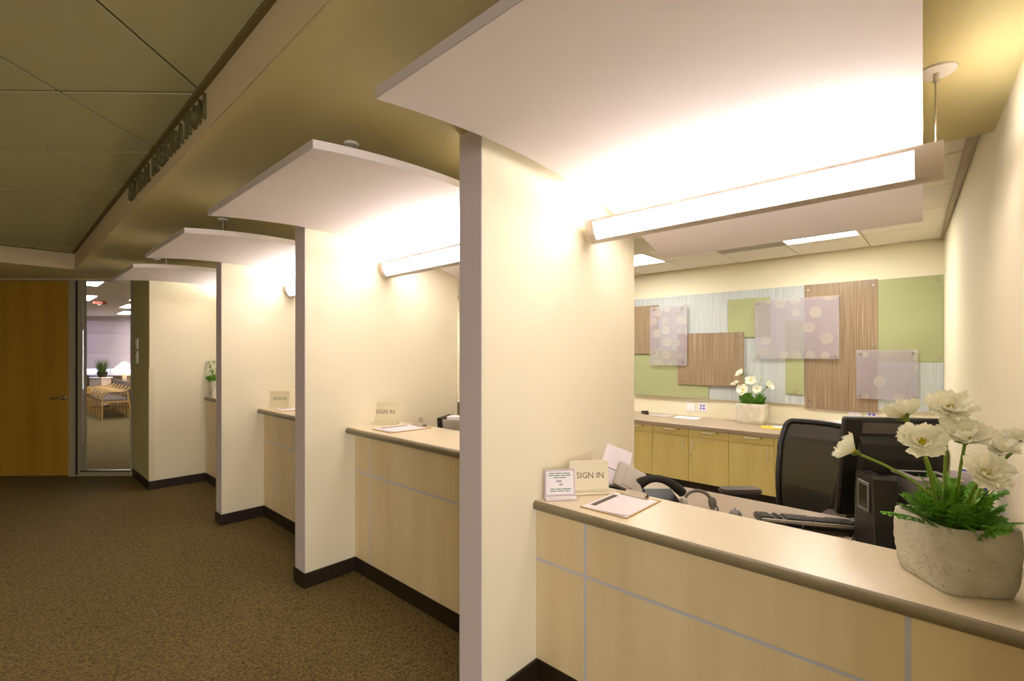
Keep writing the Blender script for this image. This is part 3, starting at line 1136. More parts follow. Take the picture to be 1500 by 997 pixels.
def pot_bm(rim, ht, bot=0.9, wall=0.012, nlev=12, bump=0.003, seed=1, bulge=0.012, rough=0.0):
    """rounded pot over a plan polygon given as smooth closed list of points; hollow at the top"""
    rng = random.Random(seed)
    n = len(rim)
    cx = sum(p[0] for p in rim) / n
    cy = sum(p[1] for p in rim) / n
    b = B()
    rings = []
    for l in range(nlev + 1):
        t = l / nlev
        s = bot + (1 - bot) * min(1, t * 1.4)
        if t < 0.18:
            s *= 0.93 + 0.07 * math.sqrt(max(0, 1 - (1 - t / 0.18) ** 2))
        s += bulge * math.sin(PI * t) * 3
        ring = []
        for (x, y) in rim:
            q = 1 + rng.uniform(-bump, bump) * 3 + rough * (noise.turbulence(Vector((x * 45, y * 45, ht * t * 45)), 4, True) - 0.6)
            ring.append(b.verts.new((cx + (x - cx) * s * q, cy + (y - cy) * s * q, ht * t)))
        rings.append(ring)
    rings.append([b.verts.new((cx + (x - cx) * 0.965, cy + (y - cy) * 0.965, ht + 0.004)) for x, y in rim])
    rings.append([b.verts.new((cx + (x - cx) * 0.89, cy + (y - cy) * 0.89, ht)) for x, y in rim])
    rings.append([b.verts.new((cx + (x - cx) * 0.86, cy + (y - cy) * 0.86, ht - 0.05)) for x, y in rim])
    for p, q in zip(rings, rings[1:]):
        for k in range(n):
            b.faces.new((p[k], p[(k + 1) % n], q[(k + 1) % n], q[k]))
    b.faces.new(rings[0][::-1])
    b.faces.new(rings[-1])
    return b


def smooth_poly(ctrl, rad, per=5):
    """closed polygon with corners rounded by a quadratic at each control point"""
    out = []
    n = len(ctrl)
    for i in range(n):
        p = Vector(ctrl[i - 1] + (0,))
        q = Vector(ctrl[i] + (0,))
        r = Vector(ctrl[(i + 1) % n] + (0,))
        a = q + (p - q).normalized() * min(rad, (p - q).length * 0.48)
        c = q + (r - q).normalized() * min(rad, (r - q).length * 0.48)
        for v in bez(a, q, c, per):
            out.append((v.x, v.y))
        d = (q + (r - q) * 0.5)
        out.append((d.x, d.y))
    return out


# the large pot on the nearest counter
PX, PY, PZ = 1.995, -0.015, 0.866
t = thing('potted_flowers', 'large white ranunculus arrangement in a rough angular stone planter on the nearest counter', 'plant', (PX, PY, PZ), 0, 'white flower arrangements')
ctrl = [(2.045, 0.142), (1.862, -0.005), (1.972, -0.168), (2.09, -0.125), (2.12, 0.05)]
rim = smooth_poly([(x - PX, y - PY) for x, y in ctrl], 0.036, 8)
fine = []
for p, q in zip(rim, rim[1:] + rim[:1]):
    n_ = max(1, int(math.hypot(q[0] - p[0], q[1] - p[1]) / 0.006))
    fine += [(p[0] + (q[0] - p[0]) * k / n_, p[1] + (q[1] - p[1]) * k / n_) for k in range(n_)]
rim = fine
obj('planter', pot_bm(rim, 0.195, 0.92, nlev=34, seed=4, bump=0.0004, rough=0.03), M['stone'], t, smooth=50)
sb = B()
prism(sb, [(x * 0.8, y * 0.8) for x, y in rim], 0.148, 0.165)
obj('soil', sb, M['soil'], t)
FL = [  # position, facing, radius, closing angle
    ((1.835, 0.218, 1.266), (-0.15, 0.72, 0.42), 0.055, 22),
    ((1.975, 0.100, 1.372), (0.45, 0.30, 0.75), 0.058, 18),
    ((1.796, 0.054, 1.316), (-0.72, -0.1, 0.62), 0.058, 4),
    ((1.988, -0.007, 1.400), (-0.66, -0.1, 0.70), 0.064, 8),
    ((1.935, -0.040, 1.325), (-0.50, -0.05, 0.85), 0.068, 6),
    ((1.828, -0.076, 1.240), (-0.62, -0.35, 0.62), 0.060, 8),
    ((2.05, -0.118, 1.283), (-0.35, -0.2, 0.85), 0.056, 8),
    ((2.085, -0.160, 1.308), (0.4, -0.1, 0.8), 0.042, 28)]
for i, (p, n, r, cl) in enumerate(FL):
    a = i * 0.8
    bx, by = 0.035 * math.cos(a), 0.035 * math.sin(a)
    add_flower(t, Vector(p) - Vector((PX, PY, PZ)), n, r, (bx, by, 0.16), 100 + i, cl)
rng = random.Random(11)
spec = [(1.2, 0.155, 22, (-0.03, 0.06)), (1.35, 0.14, 30, (-0.03, 0.05))]
for k in range(26):
    a = rng.uniform(0, 2 * PI)
    if k < 8:
        a = PI + rng.uniform(-1.2, 1.2)
    L = rng.uniform(0.09, 0.15)
    el = rng.uniform(25, 75)
    q = rng.uniform(0.01, 0.06)
    mt = Matrix.Translation((q * math.cos(a), q * math.sin(a), 0.165)) @ Matrix.Rotation(a, 4, 'Z') @ Matrix.Rotation(-R(el), 4, 'Y') @ Matrix.Rotation(R(rng.uniform(-40, 40)), 4, 'X') @ Matrix.Diagonal((L, L, L, 1))
    inst('leaf', LEAVES[k % 3], t, mtx=mt)
for (dx, dy, a, el, L) in ((-0.09, 0.09, 2.35, 12, 0.15), (-0.06, 0.06, 2.5, 26, 0.15), (-0.05, -0.03, 3.5, 20, 0.12), (-0.03, -0.07, 4.3, 24, 0.12)):
    mt = Matrix.Translation((dx * 0.6, dy * 0.6, 0.18)) @ Matrix.Rotation(a, 4, 'Z') @ Matrix.Rotation(-R(el), 4, 'Y') @ Matrix.Diagonal((L, L, L, 1))
    inst('leaf', LEAVES[0], t, mtx=mt)
for k in range(14):
    a = rng.uniform(0, 2 * PI)
    q = rng.uniform(0.0, 0.05)
    h_ = rng.uniform(0.19, 0.25)
    L = rng.uniform(0.07, 0.11)
    mt = Matrix.Translation((q * math.cos(a), q * math.sin(a), h_)) @ Matrix.Rotation(a, 4, 'Z') @ Matrix.Rotation(-R(rng.uniform(20, 70)), 4, 'Y') @ Matrix.Rotation(R(rng.uniform(-40, 40)), 4, 'X') @ Matrix.Diagonal((L, L, L, 1))
    inst('leaf', LEAVES[k % 3], t, mtx=mt)
    obj('leaf_stalk', tube(B(), [(q * 0.5 * math.cos(a), q * 0.5 * math.sin(a), 0.16), (q * math.cos(a), q * math.sin(a), h_)], 0.0022, 5), M['stem'], t)
for k in range(12):
    a = rng.uniform(0, 2 * PI)
    L = rng.uniform(0.12, 0.2)
    mt = Matrix.Translation((0.03 * math.cos(a), 0.03 * math.sin(a), 0.16)) @ Matrix.Rotation(a, 4, 'Z') @ Matrix.Rotation(R(rng.uniform(0, 12)), 4, 'Y') @ Matrix.Diagonal((L, L, L, 1))
    inst('leaf', BLADE, t, mtx=mt)


def small_pot(loc, sc, heads, lab, potmat='stone_white', w=0.32, ht=0.235, rz=0.0):
    t = thing('potted_flowers', lab, 'plant', loc, rz, 'white flower arrangements')
    rim = smooth_poly([(-0.5 * w * 0.62, -0.5 * w), (-0.5 * w * 0.62, 0.5 * w), (0.5 * w * 0.62, 0.5 * w), (0.5 * w * 0.62, -0.5 * w)], 0.07 * w / 0.32)
    obj('planter', pot_bm(rim, ht, 0.95, seed=9, bump=0.0008), M[potmat], t, smooth=50)
    obj('soil', prism(B(), [(x * 0.8, y * 0.8) for x, y in rim], ht - 0.045, ht - 0.03), M['soil'], t)
    for i, (p, n, r, cl) in enumerate(heads):
        add_flower(t, p, n, r, (0.01 * (i - 3), p[1] * 0.35, ht - 0.04), 300 + i, cl, [(6, 1.0, 8), (5, 0.75, 30)], 5)
    rng = random.Random(21)
    for k in range(34):
        a = rng.uniform(0, 2 * PI)
        L = rng.uniform(0.11, 0.17) * sc
        mt = Matrix.Translation((0.045 * math.cos(a) * sc, 0.075 * math.sin(a) * sc, ht - 0.035)) @ Matrix.Rotation(a, 4, 'Z') @ Matrix.Rotation(-R(rng.uniform(45, 85)), 4, 'Y') @ Matrix.Rotation(R(rng.uniform(-60, 60)), 4, 'X') @ Matrix.Diagonal((L, L, L, 1))
        inst('leaf', LEAVES[k % 3], t, mtx=mt)
    return t


H2 = [((0, 0.117, 0.578), (-0.5, 0.5, 0.6), 0.066, 22), ((0, 0.179, 0.452), (-0.2, 0.4, 0.85), 0.062, 10), ((-0.06, 0.079, 0.391), (-0.9, 0.1, 0.4), 0.072, 0),
      ((0.0, 0.011, 0.508), (-0.85, 0, 0.45), 0.066, 6), ((-0.03, -0.064, 0.407), (-0.9, -0.1, 0.3), 0.055, 4), ((0, -0.173, 0.444), (-0.3, -0.7, 0.5), 0.066, 14), ((0.02, -0.10, 0.536), (0, -0.2, 1), 0.026, 55)]
small_pot((6.05, 1.70, ZC + 0.001), 1.0, H2, 'white flowers in a pale stone pot on the worktop under the artwork')
H3 = [((0, 0.03, 0.44), (-0.6, 0, 0.7), 0.045, 6), ((-0.03, 0.075, 0.37), (-0.8, 0.3, 0.5), 0.045, 4), ((0, -0.05, 0.36), (-0.8, -0.3, 0.5), 0.045, 4), ((-0.05, 0.05, 0.43), (-0.7, 0.4, 0.6), 0.036, 14), ((-0.05, 0.02, 0.32), (-0.9, 0, 0.3), 0.042, 4)]
small_pot((1.845, 6.715, 1.046), 0.7, H3, 'small pot of white flowers at the end of the farthest counter', 'stone', 0.15, 0.2)


# ------------------------------------------------------------------ signs on the counters
def sign_in(loc, rz, lab):
    t = thing('sign_holder', lab, 'sign', loc, rz, 'sign-in signs on the counters')
    mt = Matrix.Rotation(R(-8), 4, 'X')
    b = B()
    box(b, -0.1, 0.1, -0.003, 0.003, 0.012, 0.166, 0.001, mt)
    obj('plate', b, M['cream_plastic'], t)
    b = B()
    box(b, -0.1, 0.1, -0.006, -0.0035, 0.150, 0.166, 0.001, mt)
    obj('rail', b, M['cream_plastic'], t)
    obj('rail', box(B(), -0.1, 0.1, -0.0045, -0.0035, 0.143, 0.147, 0, mt), M['cream_plastic'], t)
    obj('rail', box(B(), -0.1, 0.1, -0.006, -0.0035, 0.022, 0.030, 0.001, mt), M['cream_plastic'], t)
    obj('foot', boxb(-0.1, 0.1, -0.022, 0.05, 0, 0.012, 0.002), M['cream_plastic'], t)
    me, w = text_mesh('SIGN IN', w=0.138, h=0.030, depth=0.0008)
    me.materials.clear()
    me.materials.append(M['ink'])
    inst('lettering', me, t, mtx=mt @ Matrix.Translation((-w / 2 + 0.005, -0.0037, 0.078)))
    return t


S1 = sign_in((2.03, 1.33, 0.866), R(-42), 'cream SIGN IN sign on the nearest counter, behind the small framed notice')
dup(S1, (1.985, 3.125, 1.046), R(-47), 'cream SIGN IN sign on the second counter against the divider', 'sign-in signs on the counters')
dup(S1, (1.88, 4.82, 1.046), R(-52), 'cream SIGN IN sign on the third counter, cut off by the second divider', 'sign-in signs on the counters')

t = thing('notice_frame', 'small framed notice with green print standing on the nearest counter', 'sign', (1.858, 1.385, 0.866), R(-40))
mt = Matrix.Rotation(R(-7), 4, 'X')
b = B()
for (x0, x1, z0, z1) in ((-0.076, 0.076, 0.136, 0.144), (-0.076, 0.076, 0.018, 0.026), (-0.076, -0.068, 0.026, 0.136), (0.068, 0.076, 0.026, 0.136)):
    box(b, x0, x1, -0.005, 0.003, z0, z1, 0.001, mt)
obj('frame', b, M['daylit_end_and_frame'], t)
obj('notice', box(B(), -0.068, 0.068, -0.002, 0.002, 0.026, 0.136, 0, mt), M['paper'], t)
obj('foot', boxb(-0.077, 0.077, -0.022, 0.03, 0, 0.018, 0.002), M['clear_plastic'], t)
b = B()
for (zc, segs) in ((0.124, ((-0.052, -0.024), (-0.02, 0.012), (0.016, 0.050))), (0.114, ((-0.055, -0.03), (-0.026, 0.0), (0.005, 0.024), (0.028, 0.054))), (0.104, ((-0.03, -0.008), (-0.004, 0.03))),
                   (0.050, ((-0.05, -0.026), (-0.022, 0.006), (0.010, 0.054))), (0.040, ((-0.05, -0.018), (-0.013, 0.02), (0.025, 0.048)))):
    for (x0, x1) in segs:
        box(b, x0, x1, -0.0026, -0.0021, zc - 0.0022, zc + 0.0022, 0, mt)
obj('print', b, M['green_ink'], t)['kind'] = 'stuff'
b = B()
box(b, -0.018, 0.008, -0.0026, -0.0021, 0.082, 0.092, 0, mt)
box(b, -0.004, 0.014, -0.0026, -0.0021, 0.066, 0.076, 0, mt)
obj('emblem', b, M['grey_ink'], t)


def clipboard(loc, rz, lab):
    """long axis along local x, clip at +x"""
    t = thing('clipboard', lab, 'clipboard', loc, rz, 'sign-in clipboards on the counters')
    obj('board', boxb(-0.168, 0.168, -0.12, 0.12, 0.0, 0.004, 0.001), M['board'], t)
    obj('sheet', boxb(-0.164, 0.14, -0.113, 0.113, 0.0042, 0.0062), M['paper'], t)
    b = B()
    g = []
    for i in range(6):
        x = -0.164 + 0.012 * i
        g.append([b.verts.new((x, -0.108 + 0.14 * j / 4, 0.0068 + (0.007 * (1 - i / 5) ** 2 * (1 - j / 4)))) for j in range(5)])
    for i in range(5):
        for j in range(4):
            b.faces.new((g[i][j], g[i + 1][j], g[i + 1][j + 1], g[i][j + 1]))
    obj('curled_sheet', b, M['paper'], t)
    obj('printed_bar', boxb(-0.12, 0.09, 0.068, 0.094, 0.0063, 0.0068), M['bar'], t)
    b = B()
    extr(b, [(0.118, 0.0068), (0.118, 0.010), (0.135, 0.022), (0.15, 0.03), (0.166, 0.022), (0.170, 0.0045), (0.166, 0.0045), (0.16, 0.018), (0.15, 0.025), (0.137, 0.018), (0.124, 0.0068)], 'y', -0.055, 0.055)
    extr(b, [(-0.03, 0.026), (0.03, 0.026), (0.022, 0.05), (0.012, 0.066), (-0.012, 0.066), (-0.022, 0.05)], 'x', 0.150, 0.154)
    box(b, 0.116, 0.124, -0.075, 0.075, 0.0068, 0.012, 0.001)
    obj('clip', b, M['steel'], t)
    b = tube(B(), [(0.155, -0.05, 0.02), (0.155, 0.05, 0.02)], 0.007, 10)
    obj('spring', b, M['steel'], t, smooth=40)
    return t


K1 = clipboard((1.995, 1.13, 0.866), 0.0, 'clipboard with white sign-in sheet on the nearest counter')
dup(K1, (1.945, 2.835, 1.046), R(-4), 'clipboard with white sheet on the second counter before its sign', 'sign-in clipboards on the counters')
dup(K1, (1.955, 4.60, 1.046), R(-6), 'clipboard on the third counter, mostly hidden by the second divider', 'sign-in clipboards on the counters')

# ------------------------------------------------------------------ desk of the nearest booth
ZD = 0.746
DV = Vector((0.83, 0.56, 0)).normalized()       # from the desk towards the clerk
YAW = math.atan2(DV.y, DV.x) + PI / 2            # local -y faces the clerk... x runs along the screen


def yawed(ax):
    return math.atan2(ax[1], ax[0])


# monitor seen from behind: local -Y is its back (towards the counter)
t = thing('monitor', 'black flat monitor seen from behind on the desk beside the flowers', 'monitor', (2.80, 0.185, ZD), R(-58))
b = B()
tilt = Matrix.Translation((0, 0, 0.30)) @ Matrix.Rotation(R(9), 4, 'X')
box(b, -0.215, 0.215, 0.0, 0.035, -0.245, 0.235, 0.008, tilt)
obj('casing', b, M['black'], t)
b = B()
extr(b, [(-0.002, -0.19), (-0.05, -0.15), (-0.05, 0.06), (-0.03, 0.12), (-0.002, 0.15)], 'x', -0.15, 0.15, tilt)
obj('back_cover', b, M['black_soft'], t)
b = B()
for i in range(14):
    box(b, -0.14, 0.14, -0.006, -0.001, 0.165 + 0.0035 * i, 0.167 + 0.0035 * i, 0, tilt)
obj('vent', b, M['dark_grey'], t)['kind'] = 'stuff'
obj('screen', box(B(), -0.2, 0.2, 0.0352, 0.037, -0.225, 0.215, 0, tilt), M['black_gloss'], t)
b = B()
box(b, -0.04, 0.04, -0.075, -0.052, 0.018, 0.28, 0.006)
obj('stand_neck', b, M['black'], t)
obj('stand_foot', boxb(-0.12, 0.12, -0.09, 0.14, 0, 0.018, 0.006), M['black'], t)

t = thing('computer_unit', 'small black computer unit with a slotted end, between the keyboard and the planter', 'computer', (2.54, 0.218, ZD), R(-58))
b = B()
extr(b, [(-0.085, 0.02), (-0.065, 0.0), (0.075, 0.0), (0.085, 0.02), (0.07, 0.305), (0.055, 0.318), (-0.05, 0.318), (-0.066, 0.305)], 'x', -0.05, 0.040)
obj('casing', b, M['black'], t)
b = B()
box(b, -0.056, -0.0505, -0.045, 0.045, 0.16, 0.285, 0.002)
obj('slot_frame', b, M['dark_grey'], t)
obj('slot', boxb(-0.058, -0.0562, -0.028, 0.028, 0.175, 0.27), M['black_gloss'], t)
obj('top_recess', boxb(-0.01, 0.03, -0.03, 0.03, 0.3185, 0.321), M['black_gloss'], t)

t = thing('label_printer', 'grey desktop printer with a dark opening in its top, behind the planter', 'printer', (2.585, 0.065, ZD), R(-58))
b = B()
extr(b, [(-0.10, 0.0), (0.10, 0.0), (0.10, 0.30), (-0.07, 0.315), (-0.09, 0.30)], 'x', -0.075, 0.10)
obj('casing', b, M['dark_grey'], t)
obj('lid', boxb(-0.075, 0.10, -0.065, 0.10, 0.316, 0.326, 0.003), M['silver'], t)
obj('opening', boxb(-0.05, 0.06, -0.02, 0.06, 0.3262, 0.328), M['black_gloss'], t)

for k, pth in enumerate([[(2.56, 0.30, ZD + 0.03), (2.50, 0.30, ZD + 0.006), (2.44, 0.24, ZD + 0.006), (2.50, 0.20, ZD + 0.02)],
                         [(2.53, 0.24, ZD + 0.02), (2.47, 0.22, ZD + 0.03), (2.43, 0.17, ZD + 0.006), (2.50, 0.12, ZD + 0.01)],
                         [(2.52, 0.17, ZD + 0.02), (2.46, 0.15, ZD + 0.006), (2.42, 0.20, ZD + 0.02), (2.41, 0.27, ZD + 0.006)],
                         [(2.50, 0.12, ZD + 0.02), (2.44, 0.08, ZD + 0.03), (2.40, 0.04, ZD + 0.006)]]):
    P4 = [Vector(p) for p in pth]
    fine = []
    for i in range(len(P4) - 1):
        a0 = P4[max(i - 1, 0)]
        a1, a2 = P4[i], P4[i + 1]
        a3 = P4[min(i + 2, len(P4) - 1)]
        for s in range(6):
            u = s / 6
            fine.append(0.5 * ((2 * a1) + (a2 - a0) * u + (2 * a0 - 5 * a1 + 4 * a2 - a3) * u * u + (3 * a1 - a0 - 3 * a2 + a3) * u ** 3))
    fine.append(P4[-1])
    tag(obj('cable', tube(B(), fine, 0.004, 6), M['black'], smooth=60), ['leftmost black cable looping below the black computer unit', 'second black cable from the left below the black computer unit', 'third black cable from the left below the black computer unit', 'black cable nearest the planter, below the black computer unit'][k], 'cable', 'cables under the computer')
tag(obj('loose_sheet', boxb(-0.06, 0.06, -0.09, 0.09, 0, 0.001), M['paper'], None, (2.36, 0.13, ZD), (0, 0, 0.3)), 'white paper sheet lying under the cables beside the planter', 'paper')

# keyboard: local x along its length, +y towards the clerk
kx = Vector((0.142, -0.289)).normalized()
t = thing('keyboard', 'black keyboard with a silver strip on the nearest desk', 'keyboard', (2.612, 0.50, ZD), math.atan2(kx.y, kx.x))
tl = Matrix.Translation((0, 0, 0.030)) @ Matrix.Rotation(R(-8), 4, 'X')
b = B()
extr(b, [(-0.085, -0.012), (0.085, -0.012), (0.09, 0.0), (0.082, 0.008), (-0.08, 0.008), (-0.09, -0.002)], 'x', -0.206, 0.206, tl)
obj('casing', b, M['black'], t)
obj('silver_strip', box(B(), -0.2, 0.2, -0.0925, -0.072, -0.003, 0.0105, 0.001, tl), M['steel'], t)
for sx in (-0.18, 0.18):
    obj('foot', boxb(sx - 0.02, sx + 0.02, -0.08, -0.07, 0.0, 0.03), M['black'], t)
km = B()
box(km, -0.0085, 0.0085, -0.0085, 0.0085, 0, 0.008, 0.002)
kme = bpy.data.meshes.new('key')
km.to_mesh(kme)
km.free()
kme.materials.append(M['keycap'])
for r in range(6):
    for c in range(21):
        if c in (15, 17) or (r == 5 and 4 < c < 9):
            continue
        inst('key', kme, t, mtx=tl @ Matrix.Translation((0.192 - c * 0.0192, 0.068 - (5 - r) * 0.0215 - (0.006 if r == 0 else 0), 0.0082)))
tag(obj('cable', tube(B(), bez((2.60, 0.50, ZD + 0.045), (2.42, 0.47, ZD + 0.03), (2.36, 0.50, ZD + 0.004), 8) + bez((2.36, 0.50, ZD + 0.004), (2.33, 0.40, ZD + 0.004), (2.50, 0.33, ZD + 0.02), 8), 0.0022, 6), M['dark_grey'], smooth=60), 'thin grey cable drooping from the back of the keyboard', 'cable')

t = thing('mouse', 'small dark computer mouse on the desk left of the keyboard', 'mouse', (2.535, 0.79, ZD), R(20))
b = B()
bmesh.ops.create_icosphere(b, subdivisions=3, radius=1.0)
for v in b.verts:
    v.co = Vector((v.co.x * 0.055, v.co.y * 0.032, max(0.0, v.co.z + 0.15) * 0.034))
obj('shell', b, M['dark_grey'], t, smooth=60)
obj('wheel', tube(B(), [(0.022, -0.004, 0.034), (0.022, 0.004, 0.034)], 0.006, 10), M['black'], t)

t = thing('headset', 'grey headset with a headband lying on the desk', 'headset', (2.55, 0.985, ZD), R(-50))
arc = []
for i in range(19):
    a = R(200 - 220 * i / 18)
    arc.append((0.07 * math.cos(a), 0.014 * math.sin(a), 0.035 + 0.055 * math.sin(a)))
obj('headband', tube(B(), arc, 0.009, 8), M['dark_grey'], t, smooth=60)
for s in (-1, 1):
    e = obj('earpiece', lathe(B(), [(0.024, 0), (0.030, 0.008), (0.030, 0.022), (0.02, 0.03)], 16, mtx=Matrix.Translation((s * 0.062, 0, 0.031)) @ Matrix.Rotation(R(90 * s), 4, 'Y')), M['grey_plastic'] if s < 0 else M['dark_grey'], t, smooth=40)
obj('microphone', tube(B(), bez((0.07, 0, 0.03), (0.10, -0.06, 0.02), (0.06, -0.10, 0.012), 8), 0.004, 6), M['black'], t, smooth=60)

# telephone with arched handset
t = thing('telephone', 'black desk telephone with an arched handset behind the clipboard', 'telephone', (2.54, 1.195, ZD), R(-48))
obj('body', extr(B(), [(-0.08, 0.0), (0.06, 0.0), (0.06, 0.05), (-0.08, 0.025)], 'x', -0.11, 0.08), M['black'], t)
hs = []
for i in range(15):
    s = i / 14
    hs.append((-0.12 + 0.25 * s, 0.0, 0.055 + 0.075 * math.sin(PI * (0.15 + 0.85 * s)) ** 0.9 - 0.015 * s))
obj('handset', tube(B(), hs, [0.030, 0.030, 0.027, 0.024, 0.022, 0.021, 0.021, 0.021, 0.021, 0.022, 0.023, 0.025, 0.027, 0.028, 0.026], 10), M['black_soft'], t, smooth=60)

# small grey printer with paper and button strip
t = thing('desk_printer', 'light grey desktop printer with white paper behind the SIGN IN sign', 'printer', (2.44, 1.355, ZD), R(-46))
b = B()
extr(b, [(-0.10, 0.0), (0.08, 0.0), (0.08, 0.10), (0.0, 0.07), (-0.10, 0.03)], 'x', -0.10, 0.10)
obj('base', b, M['black_soft'], t)
tl = Matrix.Translation((0.015, -0.01, 0.11)) @ Matrix.Rotation(R(28), 4, 'Y') @ Matrix.Rotation(R(58), 4, 'X')
b = B()
box(b, -0.085, 0.085, -0.07, 0.075, -0.02, 0.025, 0.012, tl, 2)
obj('cover', b, M['grey_plastic'], t)
obj('cover_rib', box(B(), -0.045, 0.075, -0.055, 0.06, 0.0255, 0.030, 0.002, tl), M['grey_plastic'], t)
for i in range(5):
    obj('button', box(B(), 0.086, 0.092, -0.06 + i * 0.026, -0.042 + i * 0.026, 0.0, 0.02, 0.001, tl), M['blue'] if i % 2 else M['dark_grey'], t)
t2 = Matrix.Translation((-0.06, 0.035, 0.165)) @ Matrix.Rotation(R(22), 4, 'Y') @ Matrix.Rotation(R(66), 4, 'X')
obj('paper_stack', box(B(), -0.105, 0.085, -0.10, 0.125, -0.01, 0.012, 0.002, t2), M['paper'], t)
obj('print_line', box(B(), -0.07, 0.06, -0.012, -0.008, 0.0122, 0.013, 0, t2), M['bar'], t)
obj('paper_tray', box(B(), -0.09, 0.08, -0.11, 0.09, -0.018, -0.011, 0.002, t2), M['white_plastic'], t)
tag(obj('paper_slip', boxb(-0.045, 0.045, -0.03, 0.03, 0.0, 0.004), M['paper'], None, (2.66, 1.27, ZD), (R(12), 0, R(-30))), 'small white paper slip on the desk beyond the telephone', 'paper')

# file holder at the right end
t = thing('file_holder', 'white document folders in a blue edged holder by the right wall', 'folder', (2.76, -0.05, ZD), R(-60))
obj('folder', extr(B(), [(-0.12, 0.0), (0.11, 0.0), (0.11, 0.22), (0.02, 0.33), (-0.12, 0.35)], 'x', -0.03, -0.012), M['clear_plastic'], t)
obj('folder', extr(B(), [(-0.10, 0.0), (0.12, 0.0), (0.12, 0.20), (0.03, 0.31), (-0.10, 0.33)], 'x', -0.010, 0.008), M['white_plastic'], t)
obj('cover', extr(B(), [(-0.11, 0.0), (0.13, 0.0), (0.13, 0.21), (0.035, 0.335), (-0.11, 0.35)], 'x', 0.01, 0.018), M['blue'], t)


# ------------------------------------------------------------------ office chair
f = Vector((-0.92, 0.38, 0)).normalized()
t = thing('office_chair', 'black mesh-back office chair between the desk and the cabinets', 'chair', (3.22, 0.735, 0), math.atan2(f.y, f.x) - PI / 2)
# local +y faces forward, +x to the sitter's right
b = B()


def back_pt(s, h):
    """s -1..1 across, h 0..1 up the back"""
    wid = 0.155 + 0.055 * min(1, h * 1.3) + (0.0 if h < 0.7 else 0.006)
    y = -0.24 - 0.15 * h + 0.05 * math.sin(PI * h) + 0.03 * (s * s)
    return Vector((s * wid, y, 0.52 + 0.61 * h - 0.01 * s * s * h))


loop = []
N = 16
for i in range(N + 1):
    loop.append(back_pt(1, 0.04 + 0.90 * i / N))
for k in range(1, 6):
    a = R(90 * k / 6)
    loop.append(back_pt(1 - 0.16 * (1 - math.cos(a)), 0.94 + 0.06 * math.sin(a)))
for k in range(0, 9):
    loop.append(back_pt(0.84 - 1.68 * k / 8, 1.0))
for k in range(5, 0, -1):
    a = R(90 * k / 6)
    loop.append(back_pt(-1 + 0.16 * (1 - math.cos(a)), 0.94 + 0.06 * math.sin(a)))
for i in range(N, -1, -1):
    loop.append(back_pt(-1, 0.04 + 0.90 * i / N))
for k in range(1, 8):
    loop.append(back_pt(-1 + 2 * k / 8, 0.04))
obj('back_frame', tube(B(), loop, 0.019, 8, True), M['black'], t, smooth=60)
b = B()
g = [[b.verts.new(back_pt(s / 6 * 0.98, 0.05 + 0.94 * h / 12)) for s in range(-6, 7)] for h in range(13)]
for i in range(12):
    for j in range(12):
        b.faces.new((g[i][j], g[i][j + 1], g[i + 1][j + 1], g[i + 1][j]))
obj('back_mesh', b, M['net'], t, smooth=60)
b = B()
for h in (0.10, 0.155, 0.21, 0.265, 0.32):
    tube(b, [back_pt(s / 6 * 0.92, h) + Vector((0, -0.022, 0)) for s in range(-6, 7)], 0.013, 6)
obj('lumbar_support', b, M['black_soft'], t, smooth=60)
b = B()
pts = rrect(0.48, 0.46, 0.09, 5)
prism(b, pts, 0.43, 0.50)
bmesh.ops.bevel(b, geom=[e for e in b.edges], offset=0.015, segments=2, affect='EDGES')
obj('seat', b, M['black_soft'], t, smooth=50)
b = tube(B(), [(0, -0.20, 0.41), (0, -0.30, 0.43), (0, -0.33, 0.52), (0, -0.335, 0.70)], [0.03, 0.03, 0.025, 0.02], 8)
obj('back_bracket', b, M['black'], t, smooth=60)
for s in (-1, 1):
    arm = B()
    tube(arm, [(s * 0.20, -0.04, 0.415), (s * 0.29, -0.04, 0.43), (s * 0.305, -0.04, 0.50), (s * 0.30, -0.04, 0.60)], [0.02, 0.02, 0.022, 0.02], 8)
    obj('arm_post', arm, M['silver'], t, smooth=60)
    obj('arm_sleeve', extr(B(), [(-0.035, 0.575), (0.035, 0.575), (0.055, 0.64), (0.06, 0.655), (-0.05, 0.655)], 'x', s * 0.30 - 0.018, s * 0.30 + 0.018), M['black'], t)
    pad = B()
    prism(pad, rrect(0.105, 0.275, 0.045, 5), 0.655, 0.69)
    bmesh.ops.bevel(pad, geom=[e for e in pad.edges], offset=0.01, segments=2, affect='EDGES')
    obj('arm_pad', pad, M['arm'], t, (s * 0.29, 0.01, 0), (0, 0, R(-24) if s > 0 else R(18)), smooth=50)
obj('gas_column', lathe(B(), [(0.028, 0.10), (0.028, 0.28), (0.045, 0.281), (0.045, 0.36), (0.10, 0.40), (0.10, 0.43)], 16), M['black'], t, smooth=40)
for k in range(5):
    a = 2 * PI * k / 5 + 0.3
    d = Vector((math.cos(a), math.sin(a), 0))
    obj('base_spoke', tube(B(), [d * 0.02 + Vector((0, 0, 0.13)), d * 0.2 + Vector((0, 0, 0.115)), d * 0.31 + Vector((0, 0, 0.085))], [0.03, 0.022, 0.016], 8), M['black'], t, smooth=60)
    s = Vector((-d.y, d.x, 0))
    obj('castor', tube(B(), [d * 0.31 + s * -0.022 + Vector((0, 0, 0.031)), d * 0.31 + s * 0.022 + Vector((0, 0, 0.031))], 0.03, 14), M['black'], t, smooth=40)

